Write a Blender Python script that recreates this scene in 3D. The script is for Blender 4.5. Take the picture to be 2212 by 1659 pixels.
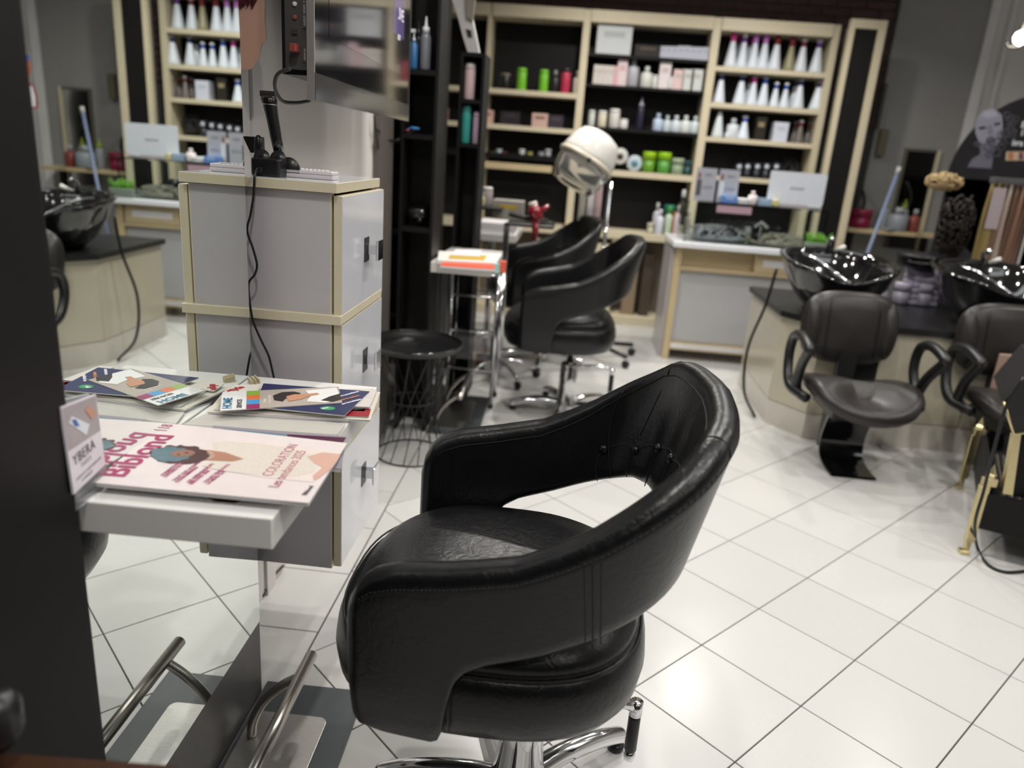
import bpy, math, random
from mathutils import Vector, Matrix
random.seed(7)
PI = math.pi
for o in list(bpy.data.objects): bpy.data.objects.remove(o)
SC = bpy.context.scene
COL = SC.collection
# ---------------------------------------------------------------- camera
F = 1616.5; PITCH = .30204; ROLL = .07446; PSI = math.radians(3.53); H = 1.286
def _cam():
    fwd = Vector((0, math.cos(PITCH), -math.sin(PITCH))); r = Vector((1, 0, 0)); u = r.cross(fwd)
    r2 = math.cos(ROLL)*r + math.sin(ROLL)*u; u2 = -math.sin(ROLL)*r + math.cos(ROLL)*u
    Z = Matrix.Rotation(PSI, 3, 'Z')
    return Matrix((Z@r2, Z@u2, Z@(-fwd)))           # rows: right, up, back
MC = _cam(); CAMP = Vector((0, 0, H))
cd = bpy.data.cameras.new('camera'); cam = bpy.data.objects.new('camera', cd); COL.objects.link(cam)
cam.matrix_world = Matrix.Translation(CAMP) @ MC.transposed().to_4x4()
cd.sensor_width = 36; cd.lens = F/2212*36; cd.clip_start = .02; cd.clip_end = 60
cd.dof.use_dof = True; cd.dof.focus_distance = 1.5; cd.dof.aperture_fstop = 2.3; cd.dof.aperture_blades = 0
SC.camera = cam
SC.view_settings.view_transform = 'Standard'; SC.view_settings.look = 'None'
SC.view_settings.gamma = 1; SC.view_settings.use_curve_mapping = False
SC.view_settings.exposure = -1.5
# ---------------------------------------------------------------- light
w = bpy.data.worlds.new('world'); SC.world = w; w.use_nodes = True
w.node_tree.nodes['Background'].inputs[0].default_value = (.9, .95, 1, 1)
w.node_tree.nodes['Background'].inputs[1].default_value = .06
CEIL = 2.75
def disc_light(x, y, power, r=.05, col=(1, .955, .89), z=CEIL-.03, spread=150):
    l = bpy.data.lights.new('downlight_lamp', 'AREA'); l.shape = 'DISK'; l.size = r*2; l.energy = power; l.color = col
    l.spread = math.radians(spread)
    o = bpy.data.objects.new('downlight_lamp', l); o.location = (x, y, z); COL.objects.link(o); return o
LAMPS = [(-.15, .55, 30), (.95, .35, 30), (-.25, 2.55, 44), (.62, 2.3, 34), (1.7, 1.75, 24), (-.2, 4.15, 56), (1.0, 3.4, 26), (2.3, 2.6, 26),
         (.1, 5.2, 52), (1.25, 5.15, 56), (2.4, 4.4, 20), (3.3, 1.2, 26), (3.2, 3.4, 24), (.3, -1.2, 26), (1.9, -.8, 26)]
LAMP_OBS = [disc_light(*l) for l in LAMPS]
def fill_light(x, y, sx, sy, power):  # added soft ambient fill under the ceiling, with no fixture of its own
    l = bpy.data.lights.new('soft_fill_lamp', 'AREA'); l.shape = 'RECTANGLE'; l.size = sx; l.size_y = sy; l.energy = power
    l.color = (.95, .98, 1.0)
    o = bpy.data.objects.new('soft_fill_lamp', l); o.location = (x, y, CEIL-.02); COL.objects.link(o)
FILLS = [(.9, .9, 1.2, .6, 20), (1.2, 4.3, 1.2, .6, 22), (2.6, 1.6, 1.2, .6, 20)]
for p in FILLS: fill_light(*p)
# ---------------------------------------------------------------- pixel on a known plane -> point of the room
def ray(x, y):
    return MC.transposed() @ Vector((x-1106, -(y-829.5), -F))
def P(x, y, ax, v):
    d = ray(x, y); t = (v-CAMP[ax])/d[ax]; return CAMP + t*d
MD = .019; MX0, MY0 = -.637, 1.455                    # mirror: a point and the small turn of its normal
MN = Vector((math.cos(MD), math.sin(MD), 0)); MT = Vector((-math.sin(MD), math.cos(MD), 0))
def PM(x, y, ax, v):                                  # the same through the mirror
    d = ray(x, y); q = Vector((MX0, MY0, 0)); t = (q-CAMP).dot(MN)/d.dot(MN); p = CAMP+t*d
    d = d-2*d.dot(MN)*MN; t = (v-p[ax])/d[ax]; return p+t*d
# ---------------------------------------------------------------- materials
MATS = {}
def mat(name, col, rough=.5, metal=0, var=.06, bump=0, scale=40, coat=0, trans=0, ior=1.45, emit=None, estr=0, spec=.5, alpha=1, stretch=None, detail=4):
    if name in MATS: return MATS[name]
    m = bpy.data.materials.new(name); m.use_nodes = True; nt = m.node_tree; b = nt.nodes['Principled BSDF']
    def S(k, v): b.inputs[k].default_value = v
    c = tuple(col)+(1,)
    S('Base Color', c); S('Roughness', rough); S('Metallic', metal); S('Coat Weight', coat); S('Coat Roughness', .08)
    S('Transmission Weight', trans); S('IOR', ior); S('Specular IOR Level', spec); S('Alpha', alpha)
    tc = nt.nodes.new('ShaderNodeTexCoord'); mp = nt.nodes.new('ShaderNodeMapping'); nt.links.new(tc.outputs['Object'], mp.inputs[0])
    if stretch: mp.inputs['Scale'].default_value = stretch
    n = nt.nodes.new('ShaderNodeTexNoise'); n.inputs['Scale'].default_value = scale; n.inputs['Detail'].default_value = detail
    nt.links.new(mp.outputs[0], n.inputs[0])
    if var:
        r = nt.nodes.new('ShaderNodeMix'); r.data_type = 'RGBA'
        r.inputs[6].default_value = tuple(x*(1-var) for x in col)+(1,); r.inputs[7].default_value = tuple(min(1, x*(1+var)) for x in col)+(1,)
        nt.links.new(n.outputs['Fac'], r.inputs[0]); nt.links.new(r.outputs[2], b.inputs['Base Color'])
    if bump:
        bp = nt.nodes.new('ShaderNodeBump'); bp.inputs['Strength'].default_value = bump; bp.inputs['Distance'].default_value = .002
        nt.links.new(n.outputs['Fac'], bp.inputs['Height']); nt.links.new(bp.outputs[0], b.inputs['Normal'])
    if emit: S('Emission Color', tuple(emit)+(1,)); S('Emission Strength', estr)
    MATS[name] = m; return m
def hexc(h):
    h = h.lstrip('#'); v = [int(h[i:i+2], 16)/255 for i in (0, 2, 4)]
    return tuple(x/12.92 if x <= .04045 else ((x+.055)/1.055)**2.4 for x in v)
def plain(h, rough=.45, **k):
    return mat('plain_%s_%d' % (h.strip('#'), int(rough*100)), hexc(h), rough, **k)
def leather():
    m = mat('black_leather', (.0045, .0045, .0056), .36, var=.25, scale=30, spec=.5)
    nt = m.node_tree; b = nt.nodes['Principled BSDF']
    tc = nt.nodes['Texture Coordinate']
    v = nt.nodes.new('ShaderNodeTexVoronoi'); v.inputs['Scale'].default_value = 260; v.feature = 'DISTANCE_TO_EDGE'
    n = nt.nodes.new('ShaderNodeTexNoise'); n.inputs['Scale'].default_value = 48; n.inputs['Detail'].default_value = 9; n.inputs['Distortion'].default_value = 1.6
    a = nt.nodes.new('ShaderNodeMath'); a.operation = 'MULTIPLY_ADD'; a.inputs[1].default_value = .12
    nt.links.new(tc.outputs['Object'], v.inputs[0]); nt.links.new(tc.outputs['Object'], n.inputs[0])
    nt.links.new(v.outputs['Distance'], a.inputs[0]); nt.links.new(n.outputs['Fac'], a.inputs[2])
    bp = nt.nodes.new('ShaderNodeBump'); bp.inputs['Strength'].default_value = .42; bp.inputs['Distance'].default_value = .0022
    nt.links.new(a.outputs[0], bp.inputs['Height']); nt.links.new(bp.outputs[0], b.inputs['Normal'])
    rr = nt.nodes.new('ShaderNodeMapRange'); rr.inputs[3].default_value = .25; rr.inputs[4].default_value = .37
    nt.links.new(n.outputs['Fac'], rr.inputs[0]); nt.links.new(rr.outputs[0], b.inputs['Roughness'])
    return m
M_LEATHER = leather()
M_CHROME = mat('chrome', (.78, .78, .8), .09, 1, var=.03, scale=12)
M_STEEL = mat('brushed_steel', (.5, .47, .44), .27, 1, var=.12, scale=60, stretch=(1, 1, 30), bump=.05)
M_STEELPLATE = mat('scratched_steel', (.42, .41, .39), .36, 1, var=.25, scale=90, stretch=(1, 12, 1), bump=.12)
M_MIRROR = mat('mirror_glass', (.86, .9, .88), .0, 1, var=0)
M_WHITE = mat('white_lacquer', (.74, .73, .72), .22, var=.02, scale=8, coat=.3)
M_GREYWHITE = mat('mauve_grey_laminate', (.47, .45, .475), .28, var=.03, scale=6)
M_DOOR = mat('glossy_white_laminate', (.66, .67, .72), .12, var=.03, scale=5, coat=.5)
M_CREAM = mat('cream_edging', (.60, .54, .40), .4, var=.05, scale=20)
M_BEIGE = mat('pale_maple', (.62, .55, .40), .38, var=.08, scale=14, stretch=(1, 1, 8))
M_MAPLE = mat('maple_veneer', (.56, .45, .27), .4, var=.12, scale=10, stretch=(1, 6, 6))
M_BLACKWOOD = mat('black_laminate', (.006, .0052, .0056), .5, var=.15, scale=20, spec=.3)
M_BLACKBACK = mat('dark_back_panel', (.008, .007, .0072), .5, var=.15, scale=20, spec=.3)
M_BLACKPL = mat('black_plastic', (.012, .012, .013), .33, var=.1, scale=30)
M_GLOSSBLK = mat('black_ceramic', (.006, .006, .007), .06, var=.05, coat=.8)
M_CHARC = mat('charcoal_panel', (.06, .056, .055), .42, var=.1, scale=9)
M_BASEGREY = mat('slate_base_plate', (.055, .066, .072), .42, var=.08, scale=12)
M_WALLW = mat('white_wall_paint', (.70, .68, .66), .55, var=.03, bump=.05, scale=70)
M_WALLG = mat('grey_wall_paint', (.30, .295, .285), .6, var=.06, bump=.05, scale=50)
M_GLASS = mat('clear_glass', (.93, .97, .95), .01, trans=1, var=0, ior=1.12)
M_CLEARPL = mat('clear_acrylic', (.92, .93, .95), .08, trans=.93, var=0, ior=1.15)
M_GOLD = mat('pale_brass', (.72, .62, .36), .3, 1, var=.1, scale=30)
M_PAPER = mat('glossy_paper', (.74, .73, .74), .35, var=.03, scale=12)
M_SEAM = mat('black_seam', (.004, .004, .004), .6, var=0)
M_STITCH = mat('grey_stitching', (.05, .05, .055), .6, var=0)
# ---------------------------------------------------------------- mesh building
class MB:
    def __init__(s): s.v = []; s.f = []; s.m = []; s.sm = []
    def add(s, vs, fs, mi=0, smooth=False):
        k = len(s.v); s.v += [Vector(v) for v in vs]
        for f in fs: s.f.append([i+k for i in f]); s.m.append(mi); s.sm.append(smooth)
        return s
    def box(s, a, b, mi=0, bev=0):
        x0, x1 = sorted((a[0], b[0])); y0, y1 = sorted((a[1], b[1])); z0, z1 = sorted((a[2], b[2]))
        if bev:
            bev = min(bev, (x1-x0)*.45, (y1-y0)*.45, (z1-z0)*.45)
            def ring(d, z): return [(x0+d+bev*(1-1), y0+bev+d, z), (x0+bev+d, y0+d, z), (x1-bev-d, y0+d, z), (x1-d, y0+bev+d, z), (x1-d, y1-bev-d, z), (x1-bev-d, y1-d, z), (x0+bev+d, y1-d, z), (x0+d, y1-bev-d, z)]
            R = [ring(bev*.6, z0), ring(0, z0+bev*.6), ring(0, z1-bev*.6), ring(bev*.6, z1)]
            vs = sum(R, []); fs = [list(range(7, -1, -1)), list(range(24, 32))]
            for k in range(3):
                for i in range(8): j = (i+1) % 8; fs.append([k*8+i, k*8+j, k*8+8+j, k*8+8+i])
            return s.add(vs, fs, mi)
        vs = [(x, y, z) for z in (z0, z1) for x, y in ((x0, y0), (x1, y0), (x1, y1), (x0, y1))]
        return s.add(vs, [[3, 2, 1, 0], [4, 5, 6, 7], [0, 1, 5, 4], [1, 2, 6, 5], [2, 3, 7, 6], [3, 0, 4, 7]], mi)
    def prism(s, poly, vec, mi=0):
        n = len(poly); vec = Vector(vec); lo = [Vector(p) for p in poly]; hi = [p+vec for p in lo]
        fs = [list(range(n-1, -1, -1)), list(range(n, 2*n))]+[[i, (i+1) % n, n+(i+1) % n, n+i] for i in range(n)]
        nrm = (lo[1]-lo[0]).cross(lo[2]-lo[1])
        if nrm.dot(vec) < 0: fs = [f[::-1] for f in fs]
        return s.add(lo+hi, fs, mi)
    def poly(s, pts, mi=0): return s.add(pts, [list(range(len(pts)))], mi)
    def lathe(s, prof, c=(0, 0, 0), n=20, mi=0, axis=None, smooth=True, sy=1):
        c = Vector(c); k = len(prof); R = Vector((0, 0, 1)).rotation_difference(Vector(axis)).to_matrix() if axis else Matrix.Identity(3)
        vs = []
        for r, z in prof:
            for i in range(n):
                a = 2*PI*i/n; vs.append(c+R@Vector((r*math.cos(a), sy*r*math.sin(a), z)))
        fs = [[j*n+i, j*n+(i+1) % n, (j+1)*n+(i+1) % n, (j+1)*n+i] for j in range(k-1) for i in range(n)]
        if prof[0][0] > 1e-6: fs.append(list(range(n-1, -1, -1)))
        if prof[-1][0] > 1e-6: fs.append([(k-1)*n+i for i in range(n)])
        return s.add(vs, fs, mi, smooth)
    def tube(s, pts, r, n=8, mi=0, closed=False, cap=True):
        pts = [Vector(p) for p in pts]; K = len(pts); rs = r if isinstance(r, (list, tuple)) else [r]*K; vs = []; up = None
        for i, p in enumerate(pts):
            a = pts[(i-1) % K] if (closed or i) else p; b = pts[(i+1) % K] if (closed or i < K-1) else p
            t = (b-a).normalized() if (b-a).length > 1e-9 else Vector((0, 0, 1))
            if up is None: up = t.orthogonal().normalized()
            up = (up-t*up.dot(t)); up = up.normalized() if up.length > 1e-6 else t.orthogonal().normalized(); w = t.cross(up)
            for j in range(n):
                q = 2*PI*j/n; vs.append(p+rs[i]*(math.cos(q)*up+math.sin(q)*w))
        fs = []
        for i in range(K if closed else K-1):
            for j in range(n): fs.append([i*n+j, i*n+(j+1) % n, ((i+1) % K)*n+(j+1) % n, ((i+1) % K)*n+j])
        if cap and not closed: fs += [list(range(n-1, -1, -1)), [(K-1)*n+j for j in range(n)]]
        return s.add(vs, fs, mi, True)
    def grid(s, rows, mi=0, closed_u=False, closed_v=False, smooth=True):
        a = len(rows); b = len(rows[0]); vs = sum([list(r) for r in rows], []); fs = []
        for i in range(a if closed_v else a-1):
            for j in range(b if closed_u else b-1):
                fs.append([i*b+j, i*b+(j+1) % b, ((i+1) % a)*b+(j+1) % b, ((i+1) % a)*b+j])
        return s.add(vs, fs, mi, smooth)
ORG = {}
def obj(name, mb, mats, parent=None, at=None, kind=None, label=None):
    o0 = ORG.get(parent.name, Vector()) if parent else (Vector(at) if at is not None else Vector())
    me = bpy.data.meshes.new(name); me.from_pydata([v-o0 for v in mb.v], [], mb.f)
    if not isinstance(mats, (list, tuple)): mats = [mats]
    for m in mats: me.materials.append(m)
    for i, p in enumerate(me.polygons): p.material_index = mb.m[i]; p.use_smooth = mb.sm[i]
    me.update()
    o = bpy.data.objects.new(name, me); COL.objects.link(o)
    if parent: o.parent = parent
    elif at is not None: o.location = o0
    ORG[o.name] = o0
    if kind: o['kind'] = kind
    if label: o['label'] = label
    return o
def tag(o, label, cat, group=None):
    o['label'] = label; o['category'] = cat
    if group: o['group'] = group
    return o
def thing(name, label, cat, loc=(0, 0, 0), group=None):
    o = bpy.data.objects.new(name, None); COL.objects.link(o); o.location = loc; o.empty_display_size = .05
    ORG[o.name] = Vector(loc); return tag(o, label, cat, group)
def kids(o): return [c for c in bpy.data.objects if c.parent == o]
def dup(root, loc, rotz=0, label=None, group=None):
    r = root.copy(); COL.objects.link(r); r.location = loc; r.rotation_euler = (0, 0, rotz)
    if label: r['label'] = label
    if group: r['group'] = group
    for ch in kids(root):
        c = ch.copy(); COL.objects.link(c); c.parent = r
        for g in kids(ch):
            d = g.copy(); COL.objects.link(d); d.parent = c
    return r
def subsurf(o, lv=1):
    m = o.modifiers.new('smooth', 'SUBSURF'); m.levels = lv; m.render_levels = lv
def bevel(o, w=.003, seg=2):
    m = o.modifiers.new('bevel', 'BEVEL'); m.width = w; m.segments = seg; m.limit_method = 'ANGLE'
def lettering(body, org, xd, yd, size, m, parent, name='lettering', bold=0, align='LEFT', narrow=1, shear=0, spacing=1):
    cu = bpy.data.curves.new('letters', 'FONT'); cu.body = body; cu.size = size; cu.align_x = align; cu.shear = shear; cu.space_character = spacing
    cu.extrude = .00004; cu.offset = bold; cu.resolution_u = 3
    to = bpy.data.objects.new('letters', cu); COL.objects.link(to)
    dg = bpy.context.evaluated_depsgraph_get(); me = bpy.data.meshes.new_from_object(to.evaluated_get(dg))
    bpy.data.objects.remove(to)
    xd = Vector(xd).normalized(); yd = Vector(yd); yd = (yd-xd*yd.dot(xd)).normalized(); zd = xd.cross(yd)
    o0 = ORG.get(parent.name, Vector()); org = Vector(org)
    for v in me.vertices: v.co = org+xd*v.co.x*narrow+yd*v.co.y+zd*(v.co.z+.00035)-o0
    me.materials.clear(); me.materials.append(m)
    o = bpy.data.objects.new(name, me); COL.objects.link(o); o.parent = parent; ORG[o.name] = o0; return o
def lerp(a, b, t): return a+(b-a)*t
def interp(tab, x):
    if x <= tab[0][0]: return tab[0][1]
    for (a, va), (b, vb) in zip(tab, tab[1:]):
        if x <= b:
            t = (x-a)/(b-a); t = t*t*(3-2*t) if False else t
            return va+(vb-va)*t
    return tab[-1][1]
def spline(pts, n):                                   # Catmull-Rom through points
    pts = [Vector(p) for p in pts]; out = []
    P0 = [pts[0]*2-pts[1]]+pts+[pts[-1]*2-pts[-2]]
    for i in range(1, len(P0)-2):
        a, b, c, d = P0[i-1:i+3]
        for k in range(n):
            t = k/n; out.append(.5*((2*b)+(c-a)*t+(2*a-5*b+4*c-d)*t*t+(3*b-a-3*c+d)*t**3))
    out.append(pts[-1]); return out
# ================================================================ THE ROOM
M_TILE = mat('white_floor_tile', (.56, .555, .545), .2, var=.025, scale=3, bump=.03, coat=0)
def _tile_mat():
    nt = M_TILE.node_tree; b = nt.nodes['Principled BSDF']; mix = [n for n in nt.nodes if n.type == 'MIX'][0]
    oi = nt.nodes.new('ShaderNodeObjectInfo'); mp = nt.nodes.new('ShaderNodeMapRange'); mp.inputs[3].default_value = .965; mp.inputs[4].default_value = 1.02
    mul = nt.nodes.new('ShaderNodeMix'); mul.data_type = 'RGBA'; mul.blend_type = 'MULTIPLY'; mul.inputs[0].default_value = 1
    nt.links.new(oi.outputs['Random'], mp.inputs[0]); nt.links.new(mix.outputs[2], mul.inputs[6]); nt.links.new(mp.outputs[0], mul.inputs[7])
    nt.links.new(mul.outputs[2], b.inputs['Base Color'])
    g = nt.nodes.new('ShaderNodeNewGeometry'); n = nt.nodes.new('ShaderNodeTexNoise'); n.inputs['Scale'].default_value = 2.3; n.inputs['Detail'].default_value = 5
    r = nt.nodes.new('ShaderNodeMapRange'); r.inputs[1].default_value = .12; r.inputs[2].default_value = .7; r.inputs[3].default_value = .16; r.inputs[4].default_value = .3
    nt.links.new(g.outputs['Position'], n.inputs[0]); nt.links.new(n.outputs['Fac'], r.inputs[0]); nt.links.new(r.outputs[0], b.inputs['Roughness'])
_tile_mat()
M_GROUT = mat('dark_grout', (.07, .062, .055), .8, var=.3, scale=30)
XL, XR, YB, YF = -.80, 4.6, -2.6, 6.4
floor = obj('floor', MB().box((-1.7, YB, -.06), (XR, YF, -.004)), M_GROUT, kind='structure')
TS = .30; ANG = .7435+PSI; JT = .0032
def rot2(x, y, a): return (x*math.cos(a)-y*math.sin(a), x*math.sin(a)+y*math.cos(a))
ox, oy = rot2(1.8939*TS, 4.5943*TS, PSI); BORD = -.582
def clip(poly, f):
    out = []
    for i in range(len(poly)):
        a, b = poly[i-1], poly[i]; fa, fb = f(a), f(b)
        if (fa >= 0) != (fb >= 0): t = fa/(fa-fb); out.append((a[0]+(b[0]-a[0])*t, a[1]+(b[1]-a[1])*t))
        if fb >= 0: out.append(b)
    return out
def tile_mb(poly):
    cx = sum(p[0] for p in poly)/len(poly); cy = sum(p[1] for p in poly)/len(poly)
    b = .0012; top = []
    for p in poly:
        d = math.hypot(p[0]-cx, p[1]-cy); k = max(0, 1-b/d) if d else 1; top.append((cx+(p[0]-cx)*k, cy+(p[1]-cy)*k, 0))
    mid = [(p[0], p[1], -.0010) for p in poly]; lo = [(p[0], p[1], -.0045) for p in poly]; n = len(poly)
    m = MB(); m.add(top+mid+lo, [list(range(n))]+[[k*n+n+i, k*n+n+(i+1) % n, k*n+(i+1) % n, k*n+i] for k in (0, 1) for i in range(n)]); return m
tiles = []
for i in range(-40, 45):
    for j in range(-40, 45):
        u0, u1, v0, v1 = i*TS+JT/2, (i+1)*TS-JT/2, j*TS+JT/2, (j+1)*TS-JT/2
        poly = []
        for u, v in ((u0, v0), (u1, v0), (u1, v1), (u0, v1)):
            x, y = rot2(u, v, ANG); poly.append((ox+x, oy+y))
        full = True
        for f in (lambda p: p[0]-(BORD+.003), lambda p: XR-p[0], lambda p: p[1]-YB, lambda p: YF-p[1]):
            if any(f(p) < 0 for p in poly): full = False
            poly = clip(poly, f)
            if not poly: break
        if len(poly) >= 3: tiles.append((poly, full))
ys = [1.405-.295*k for k in range(14)][::-1]+[1.405+.295*k for k in range(1, 17)]
for a, b in zip(ys, ys[1:]):
    if b > YB: tiles.append(([(-.80, max(a, YB)+.0016), (BORD-.002, max(a, YB)+.0016), (BORD-.002, b-.0016), (-.80, b-.0016)], False))
def tkey(t):
    p = t[0]; cx = sum(q[0] for q in p)/len(p); cy = sum(q[1] for q in p)/len(p)
    q = MC@(Vector((cx, cy, 0))-CAMP)
    vis = q.z < -.2 and abs(q.x/-q.z*F) < 1250 and abs(q.y/-q.z*F) < 1000
    return (0 if vis or (cx < 2.5 and -.3 < cy < 5) else 1, math.hypot(cx, cy))
tiles.sort(key=tkey)
rest = MB(); full_me = None
for k, (poly, full) in enumerate(tiles):
    if k < 298:
        cx = sum(q[0] for q in poly)/len(poly); cy = sum(q[1] for q in poly)/len(poly)
        if full and full_me:
            o = bpy.data.objects.new('tile', full_me); COL.objects.link(o)
        else:
            m = tile_mb([(p[0]-cx, p[1]-cy) for p in poly]); o = obj('tile', m, M_TILE)
            if full: full_me = o.data
        o.parent = floor; o.location = (cx, cy, 0)
    else:
        m = tile_mb(poly); rest.add(m.v, m.f)
obj('tile_field', rest, M_TILE, floor, kind='stuff')
# ceiling and walls
obj('ceiling', MB().box((-1.7, YB, CEIL), (XR, YF, CEIL+.08)), mat('ceiling_white', (.42, .41, .40), .8, var=.02), kind='structure')
obj('wall_left', MB().box((-.90, 1.50, 0), (XL, 3.32, CEIL)), M_WALLW, kind='structure')
obj('wall_side', MB().box((-1.7, YB, 0), (-1.62, YF, CEIL)), M_CHARC, kind='structure')
obj('wall_divider', MB().box((-1.62, 3.24, 0), (-.90, 3.32, CEIL)).box((-1.62, 1.42, 0), (-.92, 1.5, CEIL)), M_CHARC, kind='structure')
obj('wall_right', MB().box((XR, YB, 0), (XR+.08, YF, CEIL)), M_WALLW, kind='structure')
obj('wall_near', MB().box((-1.7, YB-.08, 0), (XR, YB, CEIL)), M_CHARC, kind='structure')
XBR = 2.285; XG = 2.98
wb = obj('wall_back', MB().box((-1.7, YF+.02, 0), (XR, YF+.1, CEIL)), M_CHARC, kind='structure')
# brick facing above and beside the shelving
M_BRICK = mat('dark_red_brick', (.085, .048, .048), .75, var=.35, scale=25, bump=.4)
bk = 0; zrow = 0
bl, bh = .215, .062
z = 1.62; row = 0; bricks = MB(); bmesh_ = None
nb = 0
while z < CEIL-.01:
    x = -1.6+(bl/2 if row % 2 else 0)
    while x < XBR:
        x1 = min(x+bl-.01, XBR); z1 = min(z+bh-.01, CEIL)
        if x1-x > .03 and (z > 2.24 or x > 1.7):
            if x > -.8 and nb < 290:
                o = obj('brick', MB().box((x-x, -.012, 0), (x1-x, .008, z1-z)), M_BRICK, None); o.parent = wb
                o.location = (x, YF+.012+random.uniform(-.003, .003), z); nb += 1
        x += bl
    z += bh; row += 1
# grey plain wall to the right of the brick, white wall beyond with pale trims
obj('wall_grey', MB().box((XBR+.004, YF-.03, 0), (XG, YF+.02, CEIL)), M_WALLG, kind='structure')
obj('wall_white', MB().box((XG, YF-.02, 0), (XR, YF+.02, CEIL)), M_WALLW, kind='structure')
def trim(n, x, w, y, m=M_PAPER): obj('trim_%d' % n, MB().box((x, y-.035, 0), (x+w, y, CEIL), bev=.004), m, kind='structure')
trim(1, XG-.05, .07, YF-.02); trim(2, XG+.10, .035, YF-.02)
# wall behind the first station: vertical white strips and skirting
obj('trim_3', MB().box((XL, 1.78, 0), (XL+.014, 1.835, CEIL)).box((XL, 1.84, 0), (XL+.022, 1.90, CEIL)).box((XL, 1.915, 0), (XL+.010, 1.96, CEIL)), M_WALLW, kind='structure')
obj('baseboard_left', MB().box((XL, 1.5, 0), (XL+.012, 3.28, .085), bev=.003), M_WALLW, kind='structure')
# ceiling lights
for k, (x, y, p_) in enumerate(LAMPS):
    t = thing('ceiling_light', 'round recessed white ceiling downlight', 'ceiling light', (x, y, CEIL), 'downlights in the ceiling')
    obj('rim', MB().lathe([(.052, -.026), (.056, -.03), (.07, -.026), (.075, -.004), (.075, 0), (.052, 0), (.052, -.026)], (x, y, CEIL), 24), M_WHITE, t)
    LAMP_OBS[k].name = 'bulb'; LAMP_OBS[k].parent = t; LAMP_OBS[k].location = (0, 0, -.03)
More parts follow.
